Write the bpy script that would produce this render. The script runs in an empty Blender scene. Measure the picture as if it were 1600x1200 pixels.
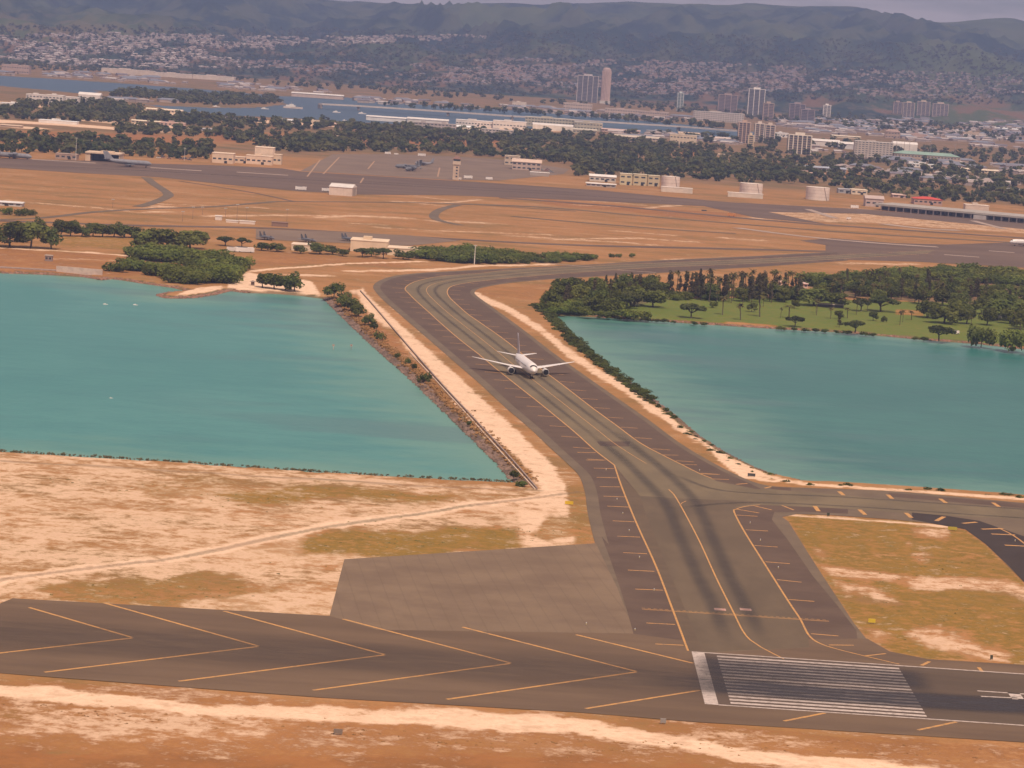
import bpy, bmesh, math, random
import numpy as np
from mathutils import Vector, Matrix
from mathutils.geometry import tessellate_polygon
random.seed(11)
RNG = np.random.default_rng(5)
rad = math.radians
SC = bpy.context.scene
COL = SC.collection

# ------------------------------------------------------------------ camera
FOC, HGT, ROLL = 4850.0, 152.0, rad(3.85)          # focal length in photo pixels, flying height in metres
PITCH = math.atan(545 * math.cos(ROLL) / FOC)
FW = Vector((0, math.cos(PITCH), -math.sin(PITCH)))
UP0 = Vector((0, math.sin(PITCH), math.cos(PITCH)))
RT = math.cos(ROLL) * Vector((1, 0, 0)) + math.sin(ROLL) * UP0
UPV = -math.sin(ROLL) * Vector((1, 0, 0)) + math.cos(ROLL) * UP0
cam = bpy.data.cameras.new('camera')
cam.sensor_width = 36.0
cam.lens = 36.0 * FOC / 1600
cam.clip_start = 1.0
cam.clip_end = 60000.0
co = bpy.data.objects.new('camera', cam)
COL.objects.link(co)
co.matrix_world = Matrix(((RT.x, UPV.x, -FW.x, 0), (RT.y, UPV.y, -FW.y, 0), (RT.z, UPV.z, -FW.z, HGT), (0, 0, 0, 1)))
SC.camera = co

# ------------------------------------------------------------------ sky, sun, exposure
SUN_EL, SUN_AZ = rad(57), rad(158)                 # azimuth clockwise from +Y (north)
w = bpy.data.worlds.new('World')
SC.world = w
w.use_nodes = True
nt = w.node_tree
bg = nt.nodes['Background']
sky = nt.nodes.new('ShaderNodeTexSky')
sky.sky_type = 'NISHITA'
sky.sun_disc = False
sky.sun_elevation = SUN_EL
sky.sun_rotation = SUN_AZ
sky.air_density = 1.0
sky.dust_density = 2.0
tc = nt.nodes.new('ShaderNodeTexCoord')
sp = nt.nodes.new('ShaderNodeSeparateXYZ')
nt.links.new(tc.outputs['Generated'], sp.inputs[0])
az = nt.nodes.new('ShaderNodeMath'); az.operation = 'ADD'; az.inputs[1].default_value = 0.10
ab = nt.nodes.new('ShaderNodeMath'); ab.operation = 'ABSOLUTE'
nt.links.new(sp.outputs[2], ab.inputs[0]); nt.links.new(ab.outputs[0], az.inputs[0])
vd = nt.nodes.new('ShaderNodeVectorMath'); vd.operation = 'DIVIDE'
cb = nt.nodes.new('ShaderNodeCombineXYZ')
for k in range(3):
    nt.links.new(az.outputs[0], cb.inputs[k])
nt.links.new(tc.outputs['Generated'], vd.inputs[0]); nt.links.new(cb.outputs[0], vd.inputs[1])
cn = nt.nodes.new('ShaderNodeTexNoise')
cn.inputs['Scale'].default_value = 1.3; cn.inputs['Detail'].default_value = 7; cn.inputs['Roughness'].default_value = .58
nt.links.new(vd.outputs[0], cn.inputs['Vector'])
cr = nt.nodes.new('ShaderNodeValToRGB')
cr.color_ramp.elements[0].position = .28; cr.color_ramp.elements[1].position = .54
nt.links.new(cn.outputs['Fac'], cr.inputs[0])
cm = nt.nodes.new('ShaderNodeMixRGB')
cm.inputs[2].default_value = (6.4, 5.1, 4.8, 1)
nt.links.new(cr.outputs[0], cm.inputs[0]); nt.links.new(sky.outputs[0], cm.inputs[1])
nt.links.new(cm.outputs[0], bg.inputs[0])
bg.inputs[1].default_value = 0.10

sl = bpy.data.lights.new('sun', 'SUN')
sl.energy = 3.9
sl.angle = rad(0.53)
sl.color = (1.0, 0.82, 0.64)
so = bpy.data.objects.new('sun', sl)
COL.objects.link(so)
so.location = (0, 0, 3000)
SD = Vector((math.sin(SUN_AZ) * math.cos(SUN_EL), math.cos(SUN_AZ) * math.cos(SUN_EL), math.sin(SUN_EL)))
so.rotation_euler = (-SD).to_track_quat('-Z', 'Y').to_euler()

SC.view_settings.view_transform = 'Standard'
SC.view_settings.look = 'None'
SC.view_settings.exposure = 0.0
SC.view_settings.gamma = 1.0
SC.render.engine = 'CYCLES'
SC.cycles.use_denoising = True
SC.cycles.max_bounces = 4
SC.cycles.diffuse_bounces = 2
SC.cycles.volume_bounces = 0
SC.cycles.transparent_max_bounces = 12

# ------------------------------------------------------------------ survey: photo pixel -> point on level ground
def ray(px, py):
    return FW * FOC + RT * (px - 800) - UPV * (py - 600)
def G(px, py, z=0.0):
    d = ray(px, py)
    t = (z - HGT) / d.z
    return Vector((d.x * t, d.y * t, z))
def GL(pts, z=0.0):
    return [G(a, b, z).xy[:] for a, b in pts]
def mpp(P):                                          # metres per photo pixel at a place
    return (Vector(P).to_3d() - Vector((0, 0, HGT))).dot(FW) / FOC

def smooth(pts, step=5.0):
    P = [Vector(p) for p in pts]
    P = [P[0] * 2 - P[1]] + P + [P[-1] * 2 - P[-2]]
    out = []
    for i in range(1, len(P) - 2):
        n = max(1, int((P[i + 1] - P[i]).length / step))
        for k in range(n):
            t = k / n
            out.append(.5 * ((2 * P[i]) + (P[i + 1] - P[i - 1]) * t + (2 * P[i - 1] - 5 * P[i] + 4 * P[i + 1] - P[i + 2]) * t * t
                             + (3 * P[i] - P[i - 1] - 3 * P[i + 1] + P[i + 2]) * t ** 3))
    out.append(P[-2])
    return [v[:] for v in out]

# ------------------------------------------------------------------ materials
def new_mat(name):
    m = bpy.data.materials.new(name)
    m.use_nodes = True
    return m, m.node_tree, m.node_tree.nodes['Principled BSDF']
def noise(t, scale, detail=5, rough=.6, stretch=None, obj=False):
    n = t.nodes.new('ShaderNodeTexNoise')
    n.inputs['Scale'].default_value = scale; n.inputs['Detail'].default_value = detail; n.inputs['Roughness'].default_value = rough
    if obj:
        g = t.nodes.new('ShaderNodeTexCoord'); src = g.outputs['Object']
    else:
        g = t.nodes.new('ShaderNodeNewGeometry'); src = g.outputs['Position']
    if stretch:
        mp = t.nodes.new('ShaderNodeMapping'); mp.inputs['Scale'].default_value = stretch
        t.links.new(src, mp.inputs[0]); src = mp.outputs[0]
    t.links.new(src, n.inputs['Vector'])
    return n.outputs['Fac']
def mth(t, op, a, b=None, clamp=False):
    n = t.nodes.new('ShaderNodeMath'); n.operation = op; n.use_clamp = clamp
    for k, v in enumerate((a, b)):
        if v is None: continue
        if isinstance(v, (int, float)): n.inputs[k].default_value = v
        else: t.links.new(v, n.inputs[k])
    return n.outputs[0]
def mix(t, f, a, b):
    n = t.nodes.new('ShaderNodeMixRGB')
    for k, v in enumerate((f, a, b)):
        if isinstance(v, (int, float)): n.inputs[k].default_value = v
        elif isinstance(v, tuple): n.inputs[k].default_value = (*v[:3], 1)
        else: t.links.new(v, n.inputs[k])
    return n.outputs[0]
def rng(t, v, lo, hi, a=0.0, b=1.0):
    n = t.nodes.new('ShaderNodeMapRange'); n.interpolation_type = 'SMOOTHSTEP'
    t.links.new(v, n.inputs[0])
    for k, x in zip((1, 2, 3, 4), (lo, hi, a, b)): n.inputs[k].default_value = x
    return n.outputs[0]
MATS = {}
def mat(name, c1, c2=None, scale=.3, rough=.8, lo=.35, hi=.65, stretch=None, spec=.25, detail=5, rand=0.0, obj=False, metal=0.0):
    if name in MATS: return MATS[name]
    m, t, b = new_mat(name)
    b.inputs['Roughness'].default_value = rough
    b.inputs['Specular IOR Level'].default_value = spec
    b.inputs['Metallic'].default_value = metal
    if c2 is None: c2 = tuple(x * .82 for x in c1)
    col = mix(t, rng(t, noise(t, scale, detail, .62, stretch, obj), lo, hi), c1, c2)
    if rand:
        oi = t.nodes.new('ShaderNodeObjectInfo')
        hs = t.nodes.new('ShaderNodeHueSaturation')
        t.links.new(mth(t, 'ADD', mth(t, 'MULTIPLY', oi.outputs['Random'], rand), 1 - rand / 2), hs.inputs['Value'])
        t.links.new(mth(t, 'ADD', mth(t, 'MULTIPLY', mth(t, 'FRACT', mth(t, 'MULTIPLY', oi.outputs['Random'], 7.3)), rand * .07), .5 - rand * .035), hs.inputs['Hue'])
        t.links.new(col, hs.inputs['Color']); col = hs.outputs[0]
    t.links.new(col, b.inputs['Base Color'])
    MATS[name] = m
    return m

# ------------------------------------------------------------------ mesh builder
class MB:
    def __init__(s): s.v = []; s.f = []; s.m = []; s.cur = 0
    def add(s, vs, fs):
        o = len(s.v); s.v += [tuple(p) for p in vs]
        s.f += [tuple(i + o for i in f) for f in fs]; s.m += [s.cur] * len(fs); return s
    def box(s, x0, x1, y0, y1, z0, z1):
        return s.add([(x0, y0, z0), (x1, y0, z0), (x1, y1, z0), (x0, y1, z0), (x0, y0, z1), (x1, y0, z1), (x1, y1, z1), (x0, y1, z1)],
                     [(0, 3, 2, 1), (4, 5, 6, 7), (0, 1, 5, 4), (1, 2, 6, 5), (2, 3, 7, 6), (3, 0, 4, 7)])
    def gable(s, x0, x1, y0, y1, z0, z1, ov=.4):
        ym = (y0 + y1) / 2
        return s.add([(x0 - ov, y0 - ov, z0), (x1 + ov, y0 - ov, z0), (x1 + ov, y1 + ov, z0), (x0 - ov, y1 + ov, z0), (x0 - ov, ym, z1), (x1 + ov, ym, z1)],
                     [(0, 3, 2, 1), (0, 1, 5, 4), (2, 3, 4, 5), (0, 4, 3), (1, 2, 5)])
    def hip(s, x0, x1, y0, y1, z0, z1, ov=.5):
        ym = (y0 + y1) / 2; k = (y1 - y0) * .45
        return s.add([(x0 - ov, y0 - ov, z0), (x1 + ov, y0 - ov, z0), (x1 + ov, y1 + ov, z0), (x0 - ov, y1 + ov, z0), (x0 + k, ym, z1), (x1 - k, ym, z1)],
                     [(0, 3, 2, 1), (0, 1, 5, 4), (2, 3, 4, 5), (0, 4, 3), (1, 2, 5)])
    def rings(s, rs, cap=True):
        n = len(rs[0]); vs = [p for r in rs for p in r]; fs = []
        for k in range(len(rs) - 1):
            for i in range(n):
                j = (i + 1) % n
                fs.append((k * n + i, k * n + j, (k + 1) * n + j, (k + 1) * n + i))
        if cap: fs += [tuple(range(n))[::-1], tuple((len(rs) - 1) * n + i for i in range(n))]
        return s.add(vs, fs)
    def tube(s, p0, p1, r0, r1=None, n=8):
        p0, p1 = Vector(p0), Vector(p1); r1 = r0 if r1 is None else r1
        d = (p1 - p0).normalized(); a = d.orthogonal().normalized(); b = d.cross(a)
        return s.rings([[p + (a * math.cos(2 * math.pi * i / n) + b * math.sin(2 * math.pi * i / n)) * r for i in range(n)] for p, r in ((p0, r0), (p1, r1))])
    def lathe(s, prof, n=24, cx=0, cy=0):
        return s.rings([[(cx + r * math.cos(2 * math.pi * i / n), cy + r * math.sin(2 * math.pi * i / n), z) for i in range(n)] for r, z in prof])
    def mesh(s, name, mats, smooth=False):
        me = bpy.data.meshes.new(name)
        me.from_pydata(s.v, [], s.f)
        for m in (mats if isinstance(mats, (list, tuple)) else [mats]): me.materials.append(m)
        if any(s.m): me.polygons.foreach_set('material_index', s.m)
        if smooth: me.polygons.foreach_set('use_smooth', [True] * len(me.polygons))
        me.update()
        return me
def link(name, data, parent=None, loc=None, rz=0.0):
    o = bpy.data.objects.new(name, data); COL.objects.link(o)
    if parent: o.parent = parent
    if loc is not None: o.location = loc
    if rz: o.rotation_euler = (0, 0, rz)
    return o
def obj(name, mb, mats, parent=None, loc=None, rz=0.0, smooth=False):
    return link(name, mb.mesh(name, mats, smooth), parent, loc, rz)
def tag(o, label, cat=None, group=None, kind=None):
    o['label'] = label
    if cat: o['category'] = cat
    if group: o['group'] = group
    if kind: o['kind'] = kind
    return o
def empty(name, loc=(0, 0, 0), rz=0.0): return link(name, None, None, loc, rz)
def copy_tree(o, parent=None):
    c = o.copy(); COL.objects.link(c); c.parent = parent
    for ch in o.children: copy_tree(ch, c)
    return c
ORD = 'first second third fourth fifth sixth seventh eighth ninth tenth eleventh twelfth thirteenth fourteenth fifteenth sixteenth seventeenth eighteenth nineteenth twentieth'.split()

# sheets and strips
def sheet(name, pts, z, m, parent=None):
    V = [Vector((p[0], p[1], 0)) for p in pts]
    tr = tessellate_polygon([V])
    mb = MB(); fs = []
    for a, b, c in tr:
        n = (V[b] - V[a]).cross(V[c] - V[a])
        fs.append((a, b, c) if n.z > 0 else (a, c, b))
    mb.add([(p[0], p[1], z) for p in pts], fs)
    return obj(name, mb, m, parent)
def offset(pts, d):                                  # shift a polyline sideways, positive to its left
    out = []
    for i, p in enumerate(pts):
        a = Vector(pts[max(0, i - 1)]); b = Vector(pts[min(len(pts) - 1, i + 1)])
        t = (b - a).normalized(); n = Vector((-t.y, t.x))
        dd = d[i] if isinstance(d, (list, tuple)) else d
        out.append((p[0] + n.x * dd, p[1] + n.y * dd))
    return out
def strip(name, pts, width, z, m, parent=None, uv=False):
    hw = [x / 2 for x in width] if isinstance(width, (list, tuple)) else width / 2
    L = offset(pts, hw); Rr = offset(pts, [-x for x in hw] if isinstance(hw, list) else -hw)
    mb = MB(); n = len(pts)
    mb.add([(x, y, z) for x, y in L] + [(x, y, z) for x, y in Rr], [(i, n + i, n + i + 1, i + 1) for i in range(n - 1)])
    o = obj(name, mb, m, parent)
    if uv:
        lay = o.data.uv_layers.new(name='UVMap'); s = [0.0]
        for i in range(1, n): s.append(s[-1] + (Vector(pts[i]) - Vector(pts[i - 1])).length)
        T = s[-1]
        for po in o.data.polygons:
            for li, vi in zip(po.loop_indices, po.vertices):
                lay.data[li].uv = (s[vi % n] / T, 1.0 if vi < n else 0.0)
    return o

# point-in-polygon and distance on arrays
def sdist(P, poly):                                  # signed distance, positive inside
    Q = np.asarray(poly, float); n = len(Q)
    d2 = np.full(len(P), 1e18); ins = np.zeros(len(P), bool)
    for i in range(n):
        a = Q[i]; b = Q[(i + 1) % n]; e = b - a
        wv = P - a
        t = np.clip((wv @ e) / max(e @ e, 1e-9), 0, 1)
        q = wv - t[:, None] * e
        d2 = np.minimum(d2, (q * q).sum(1))
        c = (a[1] <= P[:, 1]) != (b[1] <= P[:, 1])
        if abs(b[1] - a[1]) > 1e-9:
            ins ^= c & (P[:, 0] < a[0] + (P[:, 1] - a[1]) / (b[1] - a[1]) * e[0])
    return np.where(ins, 1, -1) * np.sqrt(d2)
def pdist(P, line):
    Q = np.asarray(line, float); d2 = np.full(len(P), 1e18)
    for a, b in zip(Q[:-1], Q[1:]):
        e = b - a; wv = P - a
        t = np.clip((wv @ e) / max(e @ e, 1e-9), 0, 1)
        q = wv - t[:, None] * e
        d2 = np.minimum(d2, (q * q).sum(1))
    return np.sqrt(d2)
def sstep(x, a, b):
    t = np.clip((x - a) / (b - a), 0, 1); return t * t * (3 - 2 * t)
def inside(pt, poly):
    return sdist(np.array([pt]), poly)[0] > 0
# ------------------------------------------------------------------ terrain
def vnoise(x, y, seed=0):
    xi = np.floor(x).astype(np.int64); yi = np.floor(y).astype(np.int64)
    fx = x - xi; fy = y - yi
    fx = fx * fx * (3 - 2 * fx); fy = fy * fy * (3 - 2 * fy)
    def h(a, b):
        n = (a * 374761393 + b * 668265263 + seed * 144665) & 0x7fffffff
        n = ((n ^ (n >> 13)) * 1274126177) & 0x7fffffff
        return ((n ^ (n >> 16)) & 0xffff) / 65535.0
    return (h(xi, yi) * (1 - fx) + h(xi + 1, yi) * fx) * (1 - fy) + (h(xi, yi + 1) * (1 - fx) + h(xi + 1, yi + 1) * fx) * fy
def fbm(x, y, oct=4, seed=0):
    s = 0; a = .5; tot = 0
    for k in range(oct):
        s = s + a * vnoise(x * 2 ** k, y * 2 ** k, seed + k); tot += a; a *= .5
    return s / tot
SKY_X = np.array([-900, -300, 0, 200, 350, 450, 510, 580, 640, 720, 800, 900, 1000, 1060, 1100, 1130, 1200, 1300, 1320, 1345, 1370, 1420, 1460, 1500, 1530, 1560, 1600, 1800, 2400.])
SKY_Y = np.array([-40, -30, -22, -18, -10, -3, 1, 5, 7, 3, 5, 1, 3, 5, 6, 4, 9, 10, 18, 27, 31, 33, 32, 29, 27, 33, 30, 30, 40.])
RIDGE = 14000.0
def hill(x, y):
    x = np.asarray(x, float); y = np.asarray(y, float)
    px = x / RIDGE * FOC + 800
    e = (55 + .0673 * (px - 800)) - np.interp(px, SKY_X, SKY_Y)
    zr = HGT + e / FOC * RIDGE
    t = np.clip((y - 7900) / (RIDGE - 7900), 0, 1.3)
    s = np.where(t < 1, .55 * t + .45 * t * t, 1 - (t - 1) * 2.2)
    sp_ = np.abs(fbm(x / 520 + y / 5200, y / 2000, 5, 3) - .5) * 2
    sp_ = (1 - sp_) ** 2
    nz = (sp_ - .62) * 230 * np.clip(t * 1.6, 0, 1) * np.clip((1 - t) * 3.2, 0, 1) + (np.abs(fbm(x / 260, y / 420, 4, 9) - .5) * 2 - .3) * -95 * np.clip(t * 3, 0, 1) * np.clip((1.05 - t) * 4, .1, 1)
    z = zr * s + nz
    return np.where(y < 7900, 0.0, np.maximum(z * np.clip((y - 7900) / 500, 0, 1), 0))
def GT(px, py):                                       # photo pixel -> point on terrain
    d = ray(px, py)
    if d.z < 0:
        t0 = -HGT / d.z
        if d.y * t0 < 7900: return Vector((d.x * t0, d.y * t0, 0))
    ys = np.linspace(7800, 14400, 700); tt = ys / d.y
    zz = HGT + d.z * tt
    hz = hill(d.x * tt, ys)
    k = np.argmax(hz >= zz)
    if hz[k] < zz[k]: return None
    return Vector((d.x * tt[k], ys[k], float(hz[k])))

WZ = -1.6                                             # lagoon level
LAG_W = GL([(-900, 375), (-300, 408), (0, 427), (60, 429), (130, 433), (158, 438), (175, 436), (215, 442), (270, 450), (290, 455), (262, 458), (244, 462), (258, 466), (300, 466), (335, 461), (362, 455), (385, 458),
              (430, 459), (475, 463), (506, 467), (515, 475), (530, 490), (560, 519), (590, 547), (620, 573), (650, 600), (687, 636), (712, 660), (738, 686), (766, 713), (786, 735), (806, 757),
              (640, 749), (500, 741), (250, 724), (0, 709), (-300, 690), (-900, 650)], WZ)
LAG_E = GL([(864, 493), (885, 514), (915, 543), (960, 579), (1000, 607), (1050, 646), (1100, 686), (1150, 716), (1200, 739), (1258, 753), (1340, 757), (1450, 764), (1600, 776), (2300, 828),
              (2300, 600), (1600, 546), (1530, 538), (1440, 531), (1320, 520), (1230, 515), (1100, 507), (1000, 500), (930, 496)], WZ)
HARB = GL([(-900, 52), (-300, 98), (0, 117), (100, 123), (230, 132), (300, 137), (440, 149), (540, 151), (600, 158), (700, 165), (800, 171), (900, 179), (1000, 187), (1100, 196), (1160, 203), (1260, 212),
             (1150, 216), (1050, 210), (930, 204), (850, 200), (760, 198), (620, 193), (540, 189), (470, 184), (380, 180), (300, 176), (210, 158), (120, 144), (0, 133), (-300, 112), (-900, 66)])
ISLE = GL([(150, 152), (200, 160), (260, 164), (330, 167), (400, 167), (447, 162), (440, 154), (380, 150), (300, 145), (240, 142), (200, 144), (150, 140)])

# ---- paved outlines (world metres)
L_OUT = smooth(GL([(1300, 393.5), (1200, 399), (1025, 407), (925, 413), (800, 419), (700, 424), (650, 427), (612, 432), (590, 440), (583, 448), (587, 456), (600, 470), (630, 496), (660, 522), (690, 548), (720, 574), (750, 600), (790, 637), (825, 667), (860, 700), (887, 725), (905, 744), (914, 770), (918, 800), (926, 835), (930, 850)]))
R_OUT = smooth(GL([(1325, 407), (1200, 416), (1100, 422), (1025, 427), (950, 431), (850, 437), (790, 443), (752, 450), (742, 456), (746, 463), (775, 484), (820, 517), (860, 548), (900, 577), (950, 612), (1012, 655), (1062, 692), (1112, 722), (1162, 747), (1200, 759), (1250, 762), (1400, 768), (1600, 786)]))
YL = smooth(GL([(1460, 391), (1330, 397.5), (1200, 404), (1025, 411), (950, 414), (800, 422), (750, 427), (687, 432), (652, 439), (637, 446), (633, 452), (638, 458), (650, 470), (670, 488), (692, 508), (720, 532), (746, 552), (770, 572), (805, 600), (840, 627.5), (870, 652), (900, 677), (930, 704), (960, 727)]))
YR = smooth(GL([(1450, 396), (1330, 403.5), (1200, 411), (1025, 418), (900, 426), (800, 434), (737, 441), (707, 447), (699, 455), (702, 464), (712, 474), (730, 490), (750, 504), (776, 522), (800, 540), (838, 571), (877, 600), (925, 637), (962, 664), (1000, 692), (1035, 711), (1065, 726), (1095, 741), (1112, 747.5)]))
def inset(line, d): return offset(line, d)
PAD = [(-126, 788), (-118, 793)] + GL([(160, 944), (515, 963), (538, 874), (930, 848)])
RWY_S, RWY_N = 713.5, 774.5
RWY_BOT = GL([(1600, 1160), (1085, 1128), (900, 1113), (500, 1090), (0, 1052)])
ISL = GL([(1232, 815), (1222, 808), (1245, 803), (1300, 805), (1400, 812), (1478, 820), (1508, 827), (1540, 850), (1575, 884), (1620, 930), (1700, 1010), (1760, 1056), (1690, 1052), (1600, 1039), (1450, 1030), (1390, 1018), (1355, 998), (1335, 975), (1287, 902), (1260, 860)])
ALL_PAVE = [  # used to keep the grass below the pavement
]

# ------------------------------------------------------------------ ground sheet
rows, cols_in = 900, 380
ys = 430 * (9300 / 430) ** (np.linspace(0, 1, rows))
u = np.concatenate([np.linspace(-.62, -.185, 30)[:-1], np.linspace(-.185, .185, cols_in), np.linspace(.185, .62, 30)[1:]])
ncol = len(u)
GX = (ys[:, None] * u[None, :]); GY = np.repeat(ys[:, None], ncol, 1)
P = np.stack([GX.ravel(), GY.ravel()], 1)
z = (fbm(P[:, 0] / 14, P[:, 1] / 14, 3, 2) - 1) * .12
def near(poly, m):
    Q = np.asarray(poly); return np.nonzero((P[:, 0] > Q[:, 0].min() - m) & (P[:, 0] < Q[:, 0].max() + m) & (P[:, 1] > Q[:, 1].min() - m) & (P[:, 1] < Q[:, 1].max() + m))[0]
wob = (fbm(P[:, 0] / 6, P[:, 1] / 6, 3, 21) - .5)
for lag in (LAG_W, LAG_E):
    k = near(lag, 12); s = sdist(P[k], lag) + wob[k] * 3.0
    z[k] = np.where(s > -7, np.minimum(z[k], np.interp(s, [-7, -4.5, 0, 8, 30], [0, -.25, WZ, -4, -6])), z[k])
k = near(HARB, 80); s = sdist(P[k], HARB); s = np.minimum(s, -sdist(P[k], ISLE)) + wob[k] * 40
z[k] = np.where(s > -40, np.interp(s, [-40, 0, 60], [0, -1.6, -5]), z[k])
z = np.where(P[:, 1] > 7900, hill(P[:, 0], P[:, 1]) - 1.0 - np.clip((P[:, 1] - 7900) / 60, 0, 8), z)
# zone weights: R sand, G green, B red earth, A dark urban/tree shade put into the ground colour
A = np.zeros((len(P), 4), np.float32)
wsc = np.clip(P[:, 1] / 800, 1, 4)                    # ragged outlines: the zones' edges wander a few metres
WARP = np.column_stack([(fbm(P[:, 0] / 9 / wsc, P[:, 1] / 9 / wsc, 4, 31) - .5) * 22, (fbm(P[:, 0] / 11 / wsc, P[:, 1] / 9 / wsc, 4, 47) - .5) * 20]) * np.clip(wsc, 1, 2)[:, None]
def zone(pix, ch, val, feather=6.0, mode='max', world=False):
    poly = pix if world else GL(pix)
    k = near(poly, feather + 12); s = sstep(sdist(P[k] + (0 if world else WARP[k] * min(1.0, feather / 3)), poly), -feather, feather)
    if mode == 'max': A[k, ch] = np.maximum(A[k, ch], val * s)
    else: A[k, ch] = A[k, ch] * (1 - s) + val * s
def track(pix, ch, val, width, feather=3.0, mode='max', world=False):
    line = pix if world else GL(pix)
    k = near(line, width + feather + 6); s = 1 - sstep(pdist(P[k] + (0 if world else WARP[k] * min(.5, (width + feather) / 30)), line), width / 2, width / 2 + feather)
    if mode == 'max': A[k, ch] = np.maximum(A[k, ch], val * s)
    else: A[k, ch] = A[k, ch] * (1 - s) + val * s
# the open airfield: tan straw grass, faint sand
A[:, 0] = .16
zone([(-600, 680), (0, 703), (500, 737), (830, 760), (925, 755), (950, 870), (600, 905), (560, 990), (0, 965), (-600, 930)], 0, .57, 5, 'set')
zone([(-600, 680), (0, 703), (500, 737), (830, 760), (925, 755), (950, 870), (600, 905), (560, 990), (0, 965), (-600, 930)], 1, .45, 5)
zone([(330, 778), (450, 790), (600, 784), (790, 772), (640, 764), (450, 760), (320, 766)], 0, .30, 9, 'set')
zone([(330, 778), (450, 790), (600, 784), (790, 772), (640, 764), (450, 760), (320, 766)], 1, .62, 8)
zone([(470, 872), (640, 872), (800, 853), (785, 822), (700, 817), (560, 832), (470, 850)], 0, .22, 6, 'set')
zone([(470, 872), (640, 872), (800, 853), (785, 822), (700, 817), (560, 832), (470, 850)], 1, .64, 5)
zone([(60, 935), (260, 947), (430, 922), (380, 896), (200, 902), (70, 915)], 0, .22, 4, 'set')
zone([(180, 755), (300, 742), (460, 752), (420, 768), (240, 775)], 0, .42, 5, 'set')
zone([(790, 780), (915, 765), (926, 845), (800, 852)], 0, .74, 2, 'set')
zone([(815, 835), (855, 805), (905, 810), (910, 835), (860, 845)], 0, .36, 2, 'set')
track([(-300, 960), (-50, 915), (0, 905), (150, 886), (300, 868), (450, 835), (600, 810), (760, 786), (910, 768)], 0, .86, 5.5, 3, 'set')
track([(-300, 960), (-50, 915), (0, 905), (150, 886), (300, 868), (450, 835), (600, 810), (760, 786), (910, 768)], 3, .42, 2.0, 2.0)
track([(0, 720), (300, 737), (620, 757), (840, 766)], 3, .42, 2, 3)
# south of the runway
zone([(-300, 1040), (0, 1055), (500, 1092), (900, 1115), (1085, 1130), (1600, 1162), (2300, 1210), (2300, 1700), (-300, 1700)], 0, .33, 3, 'set')
zone([(-300, 1040), (0, 1055), (500, 1092), (900, 1115), (1085, 1130), (1600, 1162), (2300, 1210), (2300, 1700), (-300, 1700)], 2, .55, 4)
track([(-200, 1062), (0, 1078), (150, 1092), (300, 1108), (500, 1117), (700, 1123), (900, 1134), (1000, 1152), (1150, 1176), (1300, 1193), (1500, 1215), (1800, 1240)], 0, .92, 8.5, 4)
zone([(420, 1096), (700, 1106), (990, 1128), (985, 1150), (700, 1132), (420, 1115)], 0, .80, 3)
zone([(0, 1090), (250, 1110), (480, 1130), (460, 1155), (200, 1160), (0, 1145)], 0, .52, 4)
zone([(1000, 1138), (1200, 1150), (1350, 1165), (1300, 1180), (1120, 1165)], 0, .46, 3)
zone([(-300, 1160), (400, 1180), (900, 1180), (1100, 1198), (1100, 1700), (-300, 1700)], 2, .75, 4)
zone([(-300, 1160), (400, 1180), (900, 1180), (1100, 1198), (1100, 1700), (-300, 1700)], 0, .16, 4, 'set')
zone([(1150, 1135), (1600, 1165), (2000, 1195), (2000, 1215), (1600, 1185), (1300, 1165)], 0, .2, 3, 'set')
# causeway west: coral road
zone([(566, 456), (610, 434), (640, 428), (700, 425), (690, 430), (620, 437), (592, 447), (595, 462), (640, 503), (700, 556), (760, 610), (800, 645), (860, 700), (905, 745), (916, 765), (838, 767), (800, 722), (740, 660), (680, 594), (620, 526), (578, 480)], 0, .84, 1.6, 'set')
track(offset(L_OUT, -2.6), 0, .24, 4.2, 2.6, 'set', True)
zone([(870, 735), (890, 728), (915, 762), (900, 768)], 0, .35, 1.5, 'set')
k_ = [(563, 470), (610, 520), (680, 597), (740, 662), (800, 727), (836, 764), (812, 764), (775, 725), (715, 662), (655, 602), (592, 545), (530, 485)]
zone(k_, 0, .28, 1, 'set'); zone(k_, 2, .6, 1)
# causeway east
track([(748, 457), (800, 489), (860, 529), (930, 580), (1000, 626), (1080, 677), (1140, 714), (1200, 744), (1260, 756), (1400, 764), (1600, 780), (2300, 832)], 0, .80, 4.2, 2.8, 'set')
zone([(1080, 690), (1130, 712), (1190, 742), (1240, 756), (1170, 750), (1110, 722)], 0, .95, 1.5)
track([(860, 500), (905, 543), (960, 585), (1050, 652), (1120, 700), (1190, 739)], 1, .5, 3, 2)
zone([(740, 450), (800, 442), (880, 440), (870, 470), (835, 480), (800, 470)], 2, .45, 6)
# grass island
zone(ISL, 0, .18, 1, 'set', True); zone(ISL, 1, .60, 1, 'max', True)
track([(1240, 805), (1300, 808), (1400, 815), (1480, 822)], 0, .78, 3.2, 2, 'set')
for q in ([(1450, 822), (1510, 826), (1500, 842), (1470, 838)], [(1300, 856), (1320, 862), (1318, 875), (1302, 868)], [(1430, 842), (1450, 845), (1448, 852)], [(1452, 862), (1478, 862), (1472, 878)], [(1305, 882), (1420, 895), (1430, 908), (1330, 900)],
          [(1420, 895), (1540, 905), (1620, 930), (1630, 960), (1540, 925), (1460, 920)], [(1335, 905), (1380, 918), (1420, 940), (1360, 938)], [(1345, 975), (1400, 985), (1380, 1005)], [(1440, 985), (1490, 975), (1520, 1005), (1580, 1035), (1500, 1025)]):
    zone(q, 0, .60, 5); zone(q, 1, 0.2, 4, 'set')
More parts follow.
